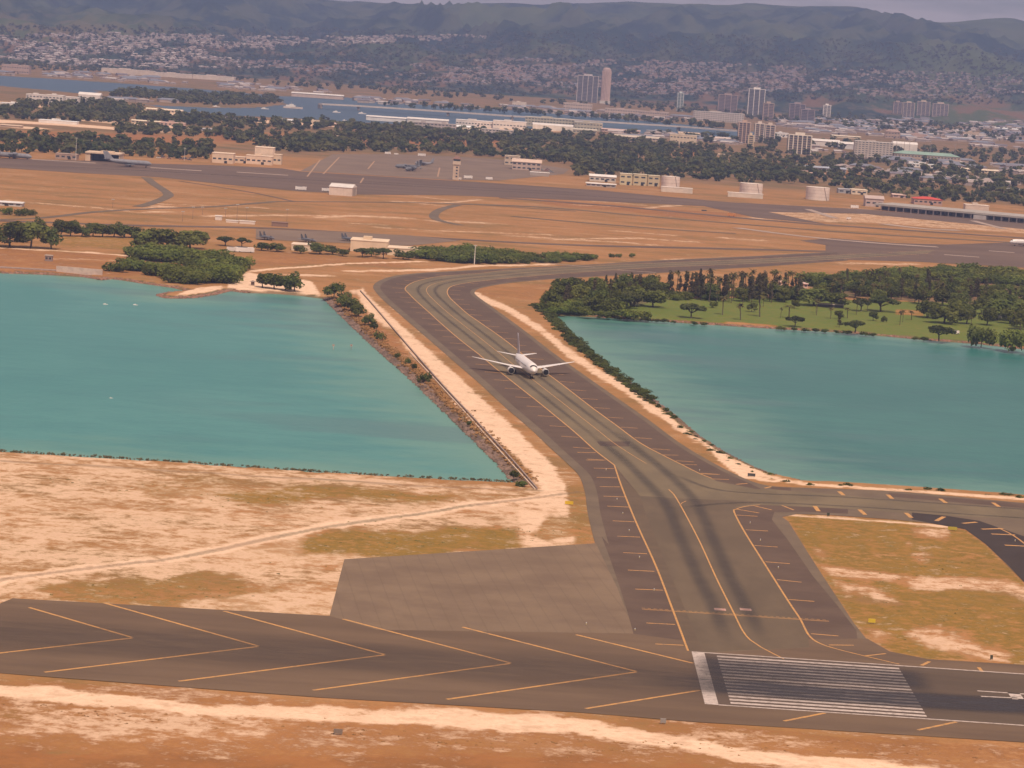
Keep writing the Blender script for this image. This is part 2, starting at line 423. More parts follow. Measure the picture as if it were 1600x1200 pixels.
# north shore west
zone([(-600, 370), (0, 385), (200, 400), (230, 425), (160, 436), (0, 425), (-600, 400)], 2, .55, 6)
track([(-300, 375), (0, 387), (100, 392), (200, 400)], 0, .8, 5, 4, 'set')
track([(88, 404), (200, 408)], 0, .6, 4, 3)
zone([(100, 368), (200, 370), (195, 392), (100, 385)], 1, .5, 6)
zone([(245, 462), (258, 466), (300, 466), (362, 455), (350, 448), (300, 452), (270, 458)], 0, .85, 2, 'set')
zone([(362, 440), (385, 425), (405, 425), (480, 440), (512, 462), (506, 468), (475, 465), (430, 461), (362, 458)], 0, 1.0, 3, 'set')
track([(395, 424), (440, 419), (560, 412), (660, 408)], 0, .85, 4, 3)
track([(560, 425), (640, 422), (760, 415), (860, 412)], 0, .75, 5, 6)
track([(470, 430), (520, 432)], 0, .7, 8, 8)
zone([(400, 385), (520, 400), (650, 410), (640, 420), (480, 415), (400, 420)], 2, .5, 10)
# open airfield streaks of pale earth
for q, wd in (([(0, 312), (100, 320), (215, 332), (260, 330)], 8), ([(330, 338), (420, 336), (505, 337)], 10), ([(500, 340), (560, 338), (640, 341)], 14), ([(560, 350), (600, 351)], 6), ([(600, 356), (740, 362), (850, 366)], 8), ([(690, 345), (760, 348)], 18),
              ([(800, 368), (920, 376), (1020, 382)], 10), ([(860, 374), (1000, 372), (1090, 378)], 8), ([(960, 361), (1050, 367)], 9), ([(900, 320), (1000, 325), (1060, 320)], 8), ([(1130, 372), (1190, 376)], 14), ([(1040, 405), (1075, 404)], 6), ([(640, 316), (700, 322)], 6), ([(600, 300), (700, 312)], 5),
              ([(760, 305), (900, 312), (1000, 320)], 7), ([(250, 318), (420, 325)], 5), ([(620, 315), (690, 316), (760, 312)], 9), ([(1330, 412), (1430, 412)], 10), ([(240, 322), (262, 322), (230, 326)], 12)):
    track(q, 0, .56, wd * .6, wd * 1.1)
zone([(820, 308), (940, 318), (1110, 330), (1190, 336), (1110, 345), (960, 330), (820, 318)], 2, .6, 15)
zone([(1130, 318), (1350, 326), (1600, 352), (2200, 400), (2200, 420), (1600, 365), (1400, 350), (1180, 345)], 0, .50, 12, 'set')
# golf lawn
zone([(868, 489), (930, 472), (1000, 462), (1200, 468), (1400, 470), (1600, 470), (2300, 520), (2300, 596), (1600, 542), (1440, 528), (1230, 511), (1000, 497), (930, 493)], 1, .92, 4)
zone([(868, 489), (930, 472), (1000, 462), (1200, 468), (1400, 470), (1600, 470), (2300, 520), (2300, 596), (1600, 542), (1440, 528), (1230, 511), (1000, 497), (930, 493)], 0, 0, 4, 'set')
for q in ([(930, 492), (1100, 502), (1230, 511), (1440, 527), (1600, 541)],):
    track(q, 1, .40, 2.5, 3, 'set'); track(q, 2, .35, 2.0, 2)
zone([(1400, 482), (1450, 484), (1450, 492), (1400, 490)], 1, .45, 5, 'set')
zone([(1262, 438), (1400, 424), (1440, 418), (1620, 424), (1620, 482), (1440, 470), (1300, 462)], 3, .55, 6)  # grove floor: brown litter darkened, the trees' shade put into the colour
zone([(850, 478), (880, 456), (1000, 446), (1100, 458), (1250, 460), (1260, 466), (1040, 464), (960, 480), (880, 490)], 3, .5, 5)  # thicket and tree row floor, shade under the trees painted in too
# beyond the ramp: wood floor with tree shade put into its colour, red earth
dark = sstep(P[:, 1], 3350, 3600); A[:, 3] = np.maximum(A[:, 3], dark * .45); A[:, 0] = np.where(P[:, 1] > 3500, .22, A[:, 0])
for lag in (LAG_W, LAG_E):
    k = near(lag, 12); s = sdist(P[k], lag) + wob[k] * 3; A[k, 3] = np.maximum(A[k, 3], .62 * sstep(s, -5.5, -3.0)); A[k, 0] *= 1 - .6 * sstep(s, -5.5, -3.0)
for q in ([(-300, 195), (0, 203), (300, 212), (330, 226), (150, 222), (0, 216), (-300, 208)], [(300, 208), (450, 208), (440, 222), (330, 224)], [(560, 215), (800, 218), (800, 228), (560, 226)], [(1000, 232), (1120, 240), (1100, 246)], [(1215, 262), (1320, 265), (1330, 275), (1215, 272)], [(480, 212), (540, 216), (530, 226), (480, 222)]):
    zone(q, 2, .95, 60); zone(q, 3, 0, 60, 'set')
for q, wd in (([(-200, 184), (0, 189), (110, 195), (210, 203)], 60), ([(0, 196), (35, 199)], 40), ([(165, 190), (210, 194), (285, 199)], 55), ([(225, 172), (285, 180), (400, 190)], 50), ([(400, 188), (470, 194), (540, 198)], 60), ([(575, 186), (640, 192), (720, 196), (800, 200)], 110), ([(0, 160), (45, 165)], 60)):
    track(q, 0, .95, wd, wd * .5); track(q, 3, 0, wd, wd * .5, 'set')
zone([(540, 238), (640, 238), (600, 245), (540, 245)], 3, .2, 20)
me = bpy.data.meshes.new('ground')
V = np.column_stack([P, z]).astype(np.float32)
ii = np.arange(rows * ncol).reshape(rows, ncol)
quads = np.stack([ii[:-1, :-1], ii[:-1, 1:], ii[1:, 1:], ii[1:, :-1]], -1).reshape(-1, 4)
def fill_mesh(me, V, quads):
    n = len(quads); m = quads.shape[1]
    me.vertices.add(len(V)); me.vertices.foreach_set('co', V.ravel().astype(np.float32))
    me.loops.add(n * m); me.loops.foreach_set('vertex_index', quads.ravel().astype(np.int32))
    me.polygons.add(n); me.polygons.foreach_set('loop_start', np.arange(0, n * m, m, dtype=np.int32))
    me.update(calc_edges=True)
fill_mesh(me, V, quads)
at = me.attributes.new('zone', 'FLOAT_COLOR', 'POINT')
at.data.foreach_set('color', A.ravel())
me.polygons.foreach_set('use_smooth', np.ones(len(quads), bool))

gm, t, b = new_mat('ground_earth')
b.inputs['Roughness'].default_value = .95; b.inputs['Specular IOR Level'].default_value = .1
an = t.nodes.new('ShaderNodeVertexColor'); an.layer_name = 'zone'
sx = t.nodes.new('ShaderNodeSeparateColor'); t.links.new(an.outputs['Color'], sx.inputs[0])
n1 = noise(t, .05, 10, .70); n2 = noise(t, .2, 8, .68); n3 = noise(t, .012, 7, .62); n4 = noise(t, .75, 4, .65)
nn = mth(t, 'ADD', mth(t, 'ADD', mth(t, 'MULTIPLY', n1, .45), mth(t, 'MULTIPLY', n2, .35)), mth(t, 'MULTIPLY', n4, .20))
n5 = noise(t, .022, 8, .68, (.55, 1, 1))
dry = mix(t, rng(t, n3, .38, .62), (.41, .195, .076), (.34, .170, .062))
dry = mix(t, rng(t, n5, .47, .64, 0, .75), dry, (.205, .130, .048))
dry = mix(t, rng(t, n5, .47, .33, 0, .55), dry, (.50, .31, .17))
dry = mix(t, rng(t, n2, .42, .7, 0, .65), dry, (.225, .135, .050))
dry = mix(t, rng(t, n4, .35, .7, 0, .35), dry, (.23, .115, .042))
red = mix(t, rng(t, n1, .4, .62), (.33, .140, .050), (.25, .110, .040))
grn = mix(t, rng(t, n2, .36, .64), (.112, .160, .028), (.165, .160, .036))
grn = mix(t, rng(t, n3, .45, .6, 0, .5), grn, (.105, .145, .026))
snd = mix(t, rng(t, n2, .38, .66), (.82, .58, .41), (.68, .46, .31))
snd = mix(t, rng(t, n1, .50, .68, 0, .6), snd, (.52, .33, .21))
snd = mix(t, rng(t, n4, .45, .7, 0, .3), snd, (.46, .29, .18))
def m_(ch, amp, lo, hi):
    return rng(t, mth(t, 'ADD', ch, mth(t, 'MULTIPLY', mth(t, 'SUBTRACT', nn, .5), amp)), lo, hi)
grn = mix(t, rng(t, sx.outputs[1], .62, .85), mix(t, rng(t, n2, .36, .66), (.290, .160, .032), (.190, .120, .026)), grn)
c = mix(t, m_(sx.outputs[2], 1.8, .28, .72), dry, red)
c = mix(t, m_(sx.outputs[1], 2.0, .30, .66), c, grn)
c = mix(t, m_(sx.outputs[0], 3.3, .28, .84), c, snd)
urb = mix(t, rng(t, n3, .42, .58), (.085, .085, .042), (.20, .125, .075))  # dark ground colour, which also carries the painted shade under trees
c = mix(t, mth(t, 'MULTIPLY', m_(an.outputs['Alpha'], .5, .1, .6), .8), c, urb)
t.links.new(c, b.inputs['Base Color'])
bp = t.nodes.new('ShaderNodeBump'); bp.inputs['Strength'].default_value = .5; bp.inputs['Distance'].default_value = .25
t.links.new(n4, bp.inputs['Height']); t.links.new(bp.outputs[0], b.inputs['Normal'])
me.materials.append(gm)
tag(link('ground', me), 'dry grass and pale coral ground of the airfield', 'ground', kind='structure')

# ------------------------------------------------------------------ hills
hy = np.concatenate([np.linspace(7900, 14000, 240), np.linspace(14050, 16500, 25)]); hu = np.linspace(-.62, .62, 420)
HX = hy[:, None] * hu[None, :]; HY = np.repeat(hy[:, None], len(hu), 1)
HZ = hill(HX.ravel(), HY.ravel()); HZ = np.where(HY.ravel() < 7960, HZ - 1, HZ)
me = bpy.data.meshes.new('hills')
ii = np.arange(HX.size).reshape(HX.shape)
fill_mesh(me, np.column_stack([HX.ravel(), HY.ravel(), HZ]), np.stack([ii[:-1, :-1], ii[:-1, 1:], ii[1:, 1:], ii[1:, :-1]], -1).reshape(-1, 4))
me.polygons.foreach_set('use_smooth', np.ones(len(me.polygons), bool))
hm, t, b = new_mat('hillside')
b.inputs['Roughness'].default_value = 1; b.inputs['Specular IOR Level'].default_value = .05
a1 = noise(t, .0011, 6, .6, (1, .35, 1)); a2 = noise(t, .006, 6, .65, (1, .4, 1)); a3 = noise(t, .03, 4, .6, (1, .3, 1))
g_ = t.nodes.new('ShaderNodeNewGeometry'); s_ = t.nodes.new('ShaderNodeSeparateXYZ'); t.links.new(g_.outputs['Position'], s_.inputs[0])
c = mix(t, rng(t, a2, .44, .58), (.012, .028, .026), (.055, .070, .042))
c = mix(t, rng(t, a1, .48, .64, 0, .7), c, (.100, .115, .042))
c = mix(t, mth(t, 'MULTIPLY', rng(t, a2, .50, .60), rng(t, s_.outputs[2], 25, 140, .65, .06)), c, (.22, .10, .06))
c = mix(t, mth(t, 'MULTIPLY', rng(t, a3, .5, .62, 0, .6), rng(t, s_.outputs[2], 60, 170, 1, .15)), c, (.14, .11, .085))
t.links.new(c, b.inputs['Base Color'])
me.materials.append(hm)
tag(link('hills', me), 'hazy wooded hills rising behind the town and harbour', 'hills', kind='structure')

# ------------------------------------------------------------------ water
def water(name, pts, z, c1, c2, label, sc=.006, rough=.3, c3=None):
    m, t, b = new_mat(name + '_surface')
    b.inputs['Roughness'].default_value = rough; b.inputs['IOR'].default_value = 1.33; b.inputs['Specular IOR Level'].default_value = .2
    n_ = noise(t, sc, 6, .55, (1, .55, 1)); k_ = noise(t, sc * 9, 4, .6, (.5, 1.4, 1))
    c = mix(t, rng(t, n_, .35, .65), c1, c2)
    c = mix(t, rng(t, k_, .35, .7, 0, .42), c, c3 or c2)
    c = mix(t, rng(t, noise(t, sc * 50, 4, .65, (.6, 1.3, 1)), .42, .68, 0, .22), c, c3 or c2)
    if name != 'harbour':
        at_ = t.nodes.new('ShaderNodeAttribute'); at_.attribute_name = 'depth'
        dn = mth(t, 'ADD', at_.outputs['Fac'], mth(t, 'MULTIPLY', mth(t, 'SUBTRACT', noise(t, .05, 5, .6, (.5, 1, 1)), .5), 5.0))
        c = mix(t, rng(t, dn, .6, 4.2, .7, 0), c, (.13, .27, .21))
        seag = mth(t, 'MULTIPLY', rng(t, noise(t, .011, 5, .6, (.5, 1.2, 1)), .50, .62, 0, .5), rng(t, at_.outputs['Fac'], 2.5, 7.0, 1, 0))
        c = mix(t, seag, c, (.062, .135, .145))
    t.links.new(c, b.inputs['Base Color'])
    r1 = noise(t, .35, 3, .6, (1, .6, 1))
    bp = t.nodes.new('ShaderNodeBump'); bp.inputs['Strength'].default_value = .6; bp.inputs['Distance'].default_value = .25
    t.links.new(r1, bp.inputs['Height']); t.links.new(bp.outputs[0], b.inputs['Normal'])
    if name == 'harbour': o = sheet(name, pts, z, m)
    else:                                            # gridded so that the colour can follow the water's depth
        x0, y0, x1, y1 = max(min(p[0] for p in pts), -1100) - 25, min(p[1] for p in pts) - 25, min(max(p[0] for p in pts), 1100) + 25, max(p[1] for p in pts) + 25
        if name == 'lagoon_west': x1 = max(p[0] for p in pts) + 12
        else: x0 = min(p[0] for p in pts) - 10
        gx = np.arange(x0, x1, 5.0); gy = np.arange(y0, y1, 7.0); XX, YY = np.meshgrid(gx, gy); Q = np.column_stack([XX.ravel(), YY.ravel()])
        dd = np.interp(sdist(Q, pts), [0, 8, 40, 120, 300], [0, 1.4, 3.2, 6.0, 9.0]).astype(np.float32)
        me = bpy.data.meshes.new(name); ii = np.arange(XX.size).reshape(XX.shape)
        q4 = np.stack([ii[:-1, :-1], ii[:-1, 1:], ii[1:, 1:], ii[1:, :-1]], -1).reshape(-1, 4)
        fill_mesh(me, np.column_stack([Q, np.full(len(Q), z)]), q4[(sdist(Q, pts) > -14)[q4].any(1)])
        me.attributes.new('depth', 'FLOAT', 'POINT').data.foreach_set('value', dd); me.materials.append(m); o = link(name, me)
    return tag(o, label, 'water', kind='structure')
def grow(poly, d):
    c = Vector((sum(p[0] for p in poly) / len(poly), sum(p[1] for p in poly) / len(poly)))
    return poly
bbox = lambda q, m: [(min(p[0] for p in q) - m, min(p[1] for p in q) - m), (max(p[0] for p in q) + m, min(p[1] for p in q) - m), (max(p[0] for p in q) + m, max(p[1] for p in q) + m), (min(p[0] for p in q) - m, max(p[1] for p in q) + m)]
def lagoon_sheet(lag):                               # a simple block under the land, seen only where the land dips below it
    return bbox(lag, 30)
water('lagoon_west', LAG_W, WZ, (.036, .200, .190), (.058, .232, .215), 'turquoise lagoon water west of the taxiway causeway', .006, .34, (.014, .150, .155))
water('lagoon_east', LAG_E, WZ, (.018, .136, .124), (.032, .166, .146), 'green blue lagoon water east of the taxiway causeway', .006, .34, (.010, .105, .105))
water('harbour', bbox(HARB, 300), WZ, (.012, .052, .098), (.020, .072, .118), 'blue harbour water with the town on its far shore', .001, .35)
tag(sheet('sea', [(-11500, -450), (11500, -450), (11500, 16400), (-11500, 16400)], -7.0, mat('sea_surface', (.03, .09, .12), (.04, .11, .14), .01, .3)), 'open sea round the island', 'sea', kind='structure')
# ------------------------------------------------------------------ pavements and painted markings
def pave(name, c1, c2, sc=.05, stretch=None, joints=None):
    c1 = (c1[0], c1[1] * .98, c1[2] * .88); c2 = (c2[0], c2[1] * .98, c2[2] * .88)
    m, t, b = new_mat(name)
    b.inputs['Roughness'].default_value = .9; b.inputs['Specular IOR Level'].default_value = .15
    c = mix(t, rng(t, noise(t, sc, 8, .65, stretch), .35, .66), c1, c2)
    c = mix(t, rng(t, noise(t, .9, 3, .6), .45, .75, 0, .22), c, tuple(x * .7 for x in c1))
    c = mix(t, rng(t, noise(t, .012, 4, .5), .48, .62, 0, .30), c, tuple(x * .80 for x in c1))
    if joints:
        g = t.nodes.new('ShaderNodeNewGeometry'); s = t.nodes.new('ShaderNodeSeparateXYZ'); t.links.new(g.outputs['Position'], s.inputs[0])
        f = mth(t, 'FRACT', mth(t, 'DIVIDE', mth(t, 'ADD', s.outputs[0], mth(t, 'MULTIPLY', s.outputs[1], .12)), joints))
        c = mix(t, mth(t, 'MULTIPLY', mth(t, 'LESS_THAN', f, .07), .3), c, tuple(x * .55 for x in c1))
    t.links.new(c, b.inputs['Base Color'])
    return m
M_PAD = pave('pad_asphalt', (.215, .152, .112), (.168, .116, .088), .05, None, 4.6)
M_BLAST = pave('blast_pad_asphalt', (.168, .112, .080), (.126, .084, .063), .04, (.35, 1.6, 1))
M_BORDER = pave('border_asphalt', (.178, .132, .100), (.140, .104, .082), .06)
M_SHLD = pave('shoulder_asphalt', (.130, .088, .072), (.102, .068, .058), .05)
M_CENT = pave('taxiway_pavement', (.195, .150, .104), (.150, .116, .084), .05, (1, .5, 1))
M_RWY = pave('runway_asphalt', (.118, .084, .070), (.094, .067, .058), .05, (.3, 1.6, 1))
M_DARK = pave('new_asphalt', (.060, .045, .044), (.048, .036, .036), .05)
M_APRON = pave('apron_concrete', (.225, .160, .128), (.175, .122, .100), .02)
M_RAMP = pave('ramp_asphalt', (.165, .112, .092), (.125, .084, .072), .015, (.3, 1.5, 1))
def paint(name, c, wear=.25):
    m, t, b = new_mat(name)
    b.inputs['Roughness'].default_value = .7
    cc = mix(t, rng(t, noise(t, .6, 5, .7), .42, .72, 0, wear), c, (.15, .115, .09))
    t.links.new(cc, b.inputs['Base Color']); return m
M_YEL = paint('yellow_paint', (.58, .285, .075), .75)
M_WHT = paint('white_paint', (.56, .46, .41), .75)
def rubber(name, col, strength, sc=.4, soft=.1):
    m, t, b = new_mat(name)
    b.inputs['Base Color'].default_value = (*col, 1); b.inputs['Roughness'].default_value = .85
    uvn = t.nodes.new('ShaderNodeUVMap'); s = t.nodes.new('ShaderNodeSeparateXYZ'); t.links.new(uvn.outputs[0], s.inputs[0])
    v = mth(t, 'ABSOLUTE', mth(t, 'SUBTRACT', mth(t, 'MULTIPLY', s.outputs[1], 2), 1))
    e = mth(t, 'ABSOLUTE', mth(t, 'SUBTRACT', mth(t, 'MULTIPLY', s.outputs[0], 2), 1))
    a = mth(t, 'MULTIPLY', rng(t, v, soft, 1, 1, 0), rng(t, e, .78, 1, 1, 0))
    a = mth(t, 'MULTIPLY', a, rng(t, noise(t, sc, 5, .6, (.25, 1, 1)), .25, .65, .55, 1))
    a = mth(t, 'MULTIPLY', a, strength)
    tr = t.nodes.new('ShaderNodeBsdfTransparent'); mx = t.nodes.new('ShaderNodeMixShader')
    t.links.new(a, mx.inputs[0]); t.links.new(tr.outputs[0], mx.inputs[1]); t.links.new(b.outputs[0], mx.inputs[2])
    t.links.new(mx.outputs[0], t.nodes['Material Output'].inputs[0]); return m
M_TYRE = rubber('tyre_rubber', (.042, .036, .040), .38)
M_TOUCH = rubber('touchdown_rubber', (.038, .032, .038), .84, .4, .4)

# runway and blast pad
rw = sheet('runway', GL([(20, 935), (515, 962.5)]) + [(-30, 776)] + GL([(985, 990), (1060, 1000)]) + GL([(1355, 998), (1390, 1018), (1450, 1030), (1600, 1039)]) + [(400, 800), (1500, 800), (1500, 690)] + RWY_BOT + [(-145, 697.5)], .05, M_BLAST)
tag(rw, 'asphalt runway end with chevron blast pad', 'runway', kind='structure')
sheet('runway_surface', [(50, RWY_S), (103.5, RWY_S), (103.5, RWY_N), (50, RWY_N)], .056, M_RWY, rw)
sheet('runway_surface', [(103.5, RWY_S), (1480, RWY_S), (1480, RWY_N), (103.5, RWY_N)], .056, pave('runway_grooved', (.118, .085, .068), (.095, .068, .056), .05, (.3, 1.6, 1)), rw)
cy = 745.0
def line(name, pts, wd, m, parent, zz=.066): return strip(name, pts, wd, zz, m, parent)
for k in range(6):
    ax = -88.3 + 30.82 * k
    if ax < 50:
        line('chevron_marking', [(ax - 43.5 if k else ax - 30, cy + (42.2 if k else 29.5)), (ax, cy + .3)], .95, M_YEL, rw)
        line('chevron_marking', [(ax - 45, cy - 46), (ax, cy - .3)], .95, M_YEL, rw, .067)
    else:
        line('chevron_marking', [(ax - 45, cy + 42.2), (49.6, cy + 42.2 * (ax - 49.6) / 45)], .95, M_YEL, rw)
        line('chevron_marking', [(ax - 44, cy - 46), (49.6, cy - 46 * (ax - 49.6) / 44)], .95, M_YEL, rw, .067)
line('threshold_bar', [(50, cy - 31), (50, cy + 30.6)], .01, M_WHT, rw)
sheet('threshold_bar', [(50, 712.8), (53.2, 712.8), (53.2, 775.2), (50, 775.2)], .070, M_WHT, rw)
for k in range(16):
    y0 = 715.2 + k * 3.66
    sheet('threshold_stripe', [(56.2, y0), (102.3, y0), (102.3, y0 + 1.85), (56.2, y0 + 1.85)], .070, M_WHT, rw)
line('runway_edge_line', [(53.2, 712.9), (1470, 712.9)], .9, M_WHT, rw, .072)
line('runway_edge_line', [(53.2, 774.9), (1470, 774.9)], .9, M_WHT, rw, .072)
for k in range(8):                                    # shoulder diagonals south of the runway
    x0 = 78 + 30.8 * k
    line('shoulder_marking', [(x0 - 10.5, 700), (x0, 711.8)], .95, M_YEL, rw)
for a, b_ in (((1440, 1040), (1452, 1034)), ((1535, 1050), (1529, 1043))):
    line('shoulder_marking', GL([a, b_]), .95, M_YEL, rw)
# runway designator: R then 8, read while landing towards the east
def stroke(x0, y0, x1, y1, wd=.95): return line('runway_designator', [(x0, y0), (x1, y1)], wd, M_WHT, rw, .090)
stroke(119, 749.5, 137, 749.5); stroke(119, 743.2, 128, 744.0); stroke(128, 742.8, 136.8, 742.8); stroke(136.9, 750, 136.9, 742.4); stroke(128, 750, 128, 742.4, 3)
for yy in (749.4, 743.4): stroke(143, yy, 161, yy)
for xx in (143.4, 152, 160.6): stroke(xx, 750, xx, 743)
def rub(pts, wd, m=None, zz=.080): return strip('tyre_marks', pts, wd, zz, m or M_TYRE, rw, True)
rub([(30, 736), (60, 735), (80, 734), (110, 734), (150, 735), (230, 736), (400, 737)], 24, M_TOUCH, .082)
rub([(48, 757), (60, 757), (80, 757), (110, 757)], 34, rubber('touchdown_rubber_thin', (.036, .031, .038), .58, .4, .3), .0835)
rub([(-140, 741), (-60, 741), (-20, 741), (30, 742), (90, 742)], 56, rubber('blast_pad_soot', (.05, .038, .036), .34), .081)
# turn pad
pd = sheet('turn_pad', GL([(515, 962.5), (538, 874), (931, 849), (940, 868), (965, 920), (990, 985), (1000, 1000)]) + [(-30, 776)], .045, M_PAD)
tag(pd, 'wide plain asphalt pad beside the chevrons', 'pavement', kind='structure')
# rough edge between chevron pad and turn pad stays as two sheets; the blast pad lies on top
# taxiway on the causeway
tx_poly = L_OUT + GL([(940, 868), (965, 920), (990, 985), (1000, 1005), (1355, 1002)]) + GL([(1355, 1000), (1335, 975), (1287, 902), (1260, 860), (1232, 815), (1222, 808), (1245, 803), (1300, 805), (1400, 812), (1478, 820), (1508, 827), (1540, 850), (1575, 884), (1620, 930), (1700, 1010), (1760, 1056), (2400, 1100), (2400, 845)]) + R_OUT[::-1]
tx = sheet('taxiway', tx_poly, .040, M_BORDER)
tag(tx, 'curving asphalt taxiway along the causeway between lagoons', 'taxiway', kind='structure')
L_IN = offset(L_OUT, 4.2); R_IN = offset(R_OUT, -2.6)
L_in = [p for p in L_IN]
R_in = [p for p in R_IN]
sh = sheet('shoulder', L_in + GL([(940, 838), (952, 870), (965, 907), (982, 962), (995, 1010), (1075, 1018), (1340, 1000), (1338, 985), (1310, 948), (1270, 900), (1232, 845), (1206, 812), (1210, 800), (1260, 800), (1300, 802), (1325, 803), (1325, 790), (1240, 789)]) + R_in[:-20][::-1], .046, M_SHLD, tx)
cl = sheet('centre_pavement', YL + GL([(975, 745), (1000, 775), (985, 790), (1040, 920), (1078, 1018), (1100, 1020), (1265, 1012), (1262, 994), (1230, 940), (1190, 877), (1160, 829), (1145, 800), (1150, 793), (1187, 789), (1300, 794), (1420, 802), (1600, 812), (2400, 868), (2400, 852), (1600, 796), (1420, 783), (1250, 768), (1180, 764), (1120, 752)]) + YR[::-1], .052, M_CENT, tx)
sheet('centre_pavement', GL([(972, 745), (962, 728), (975, 773), (1000, 830), (1025, 885), (1050, 950), (1075, 1017), (1100, 1020), (1082, 980), (1040, 880), (1008, 800), (1000, 775)]), .0545, pave('taxiway_older_pavement', (.138, .098, .072), (.112, .080, .061), .06), tx)
sheet('pavement_patch', GL([(1000, 775), (1060, 779), (1200, 784), (1150, 792), (1146, 800), (1232, 940), (1262, 994), (1265, 1012), (1100, 1019), (1082, 980), (1040, 880), (1008, 800)]), .0548, pave('taxiway_mixed_pavement', (.150, .110, .080), (.118, .087, .066), .05, (1, .4, 1)), tx)
sheet('pavement_patch', GL([(932, 690), (985, 690), (982, 698), (938, 697)]), .062, M_SHLD, tx)
sheet('pavement_patch', GL([(1425, 801), (1478, 806), (1530, 814), (1620, 845), (1760, 960), (1780, 1050), (1690, 1000), (1610, 920), (1575, 883), (1540, 850), (1508, 827), (1425, 812)]), .058, M_DARK, tx)
sheet('pavement_patch', GL([(1388, 770), (1600, 787), (2200, 830), (2200, 840), (1600, 794), (1388, 776)]), .058, M_SHLD, tx)
sheet('pavement_patch', GL([(1204, 760.5), (1236, 762), (1236, 767), (1204, 764)]), .059, M_SHLD, tx)
# yellow lines
line('edge_line', YL, .55, M_YEL, tx)
line('edge_line', YR, .55, M_YEL, tx)
line('edge_line', smooth(GL([(960, 727), (970, 757), (987, 800), (1000, 830), (1025, 885), (1050, 950), (1075, 1017)])), .55, M_YEL, tx, .0665)
line('edge_line', smooth(GL([(1187, 789), (1162, 792), (1150, 796), (1147, 800), (1162, 829), (1192, 877), (1232, 940), (1250, 967), (1264, 993), (1282, 1006), (1310, 1015), (1350, 1025), (1405, 1038)]), 2), .55, M_YEL, tx, .0665)
YC = [((a[0] + b_[0]) / 2, (a[1] + b_[1]) / 2) for a, b_ in zip([YL[int(i)] for i in np.linspace(0, len(YL) - 1, 90)], [YR[int(i)] for i in np.linspace(0, len(YR) - 1, 90)])]
# centre line as the mean of the two edge lines matched by nearest point
def mid_line():
    R_ = np.array(YR); out = []
    for p in YL[::3]:
        q = R_[np.argmin(((R_ - np.array(p)) ** 2).sum(1))]
        out.append(((p[0] + q[0]) / 2, (p[1] + q[1]) / 2))
    return out
YC = smooth(mid_line()[::2], 6)
YC = [p for p in YC if p[1] > 1120]
line('centre_line', YC, .3, M_YEL, tx)
CLOW = smooth(GL([(1045, 765), (1057, 779), (1090, 840), (1120, 905), (1145, 955), (1160, 985), (1172, 1000), (1190, 1012), (1225, 1030)]))
line('centre_line', CLOW, .45, M_YEL, tx)
line('centre_line', smooth(GL([(1062, 790), (1066, 786), (1072, 783)]), 1), .3, M_YEL, tx)
for dd in (-5.0, 5.0):
    rub2 = strip('tyre_marks', offset(YC, dd), 3.6, .069, M_TYRE, tx, True)
strip('tyre_marks', smooth(GL([(925, 680), (965, 710), (1007, 750), (1040, 787), (1062, 837), (1090, 900), (1112, 940), (1138, 1010)])), 6.5, .0705, M_TYRE, tx, True)
strip('tyre_marks', smooth(GL([(955, 668), (1000, 705), (1040, 737), (1085, 782), (1112, 837), (1140, 900), (1164, 945), (1200, 1015)])), 6.5, .0706, M_TYRE, tx, True)
strip('tyre_marks', smooth(GL([(1050, 740), (1110, 763), (1180, 771), (1300, 776), (1500, 789), (1900, 818)])), 4, .0704, M_TYRE, tx, True)
strip('tyre_marks', smooth(GL([(1050, 795), (1130, 787), (1200, 786), (1320, 791), (1500, 803), (1900, 830)])), 4, .0703, M_TYRE, tx, True)
# shoulder stripes
def edge_stripes(ed, side):
    acc = 0.0; nxt = 12.0
    for a, b_ in zip(ed[:-1], ed[1:]):
        v = Vector(b_) - Vector(a); L = v.length
        while acc + L > nxt:
            p = Vector(a) + v * ((nxt - acc) / L)
            n = Vector((-v.y, v.x)).normalized() * (-side)
            if n.x * side > 0 or abs(v.y) < abs(v.x):
                n = Vector((side, 0)) if abs(v.y) > abs(v.x) else n
            n = Vector(n)
            if p.y < 1930 and p.x < 40 or abs(v.y) > abs(v.x):
                line('shoulder_marking', [tuple(p + n * .9), tuple(p + n * 7.6)], .8, M_YEL, tx)
            nxt += 30.5
        acc += L
edge_stripes(YL[::-1], -1)
edge_stripes(YR[::-1], 1)
for a in ((902, 707, 931, 707.5), (915.5, 719, 943, 719.3), (928, 731.7, 960, 732.5), (932, 746, 963.7, 746.7), (937, 760.5, 968.7, 761), (943, 775.5, 977, 776.7), (948.7, 791, 982.5, 792.5), (957.5, 814, 991, 815.5), (964.5, 838, 1000, 839.5), (973.7, 863.7, 1011, 865.5), (981, 891, 1022.5, 893), (992.5, 920.7, 1036, 922.5), (1010, 973.7, 1055, 976), (1024, 1006.5, 1068, 1008.5),
          (1152, 796, 1186, 801.7), (1151, 805, 1184, 807), (1165, 828, 1200, 830), (1179, 852.5, 1215, 855), (1196, 878, 1234, 881), (1214, 906, 1252.5, 910), (1232.5, 937, 1272.5, 940), (1267, 990.5, 1310, 994), (1295, 1008, 1334, 1008.5), (1353, 1025, 1384, 1021.5),
          (1180, 791, 1206, 797), (1222, 790, 1240, 797), (1036, 711, 1060, 711.5), (1066, 726, 1089, 726.5), (1095, 740.5, 1121, 741.5), (1112, 748.5, 1139, 749.5), (1150, 757, 1168, 755.5), (1195, 763, 1205, 760.5)):
    line('shoulder_marking', GL([a[:2], a[2:]]), .8, M_YEL, tx, .0655)
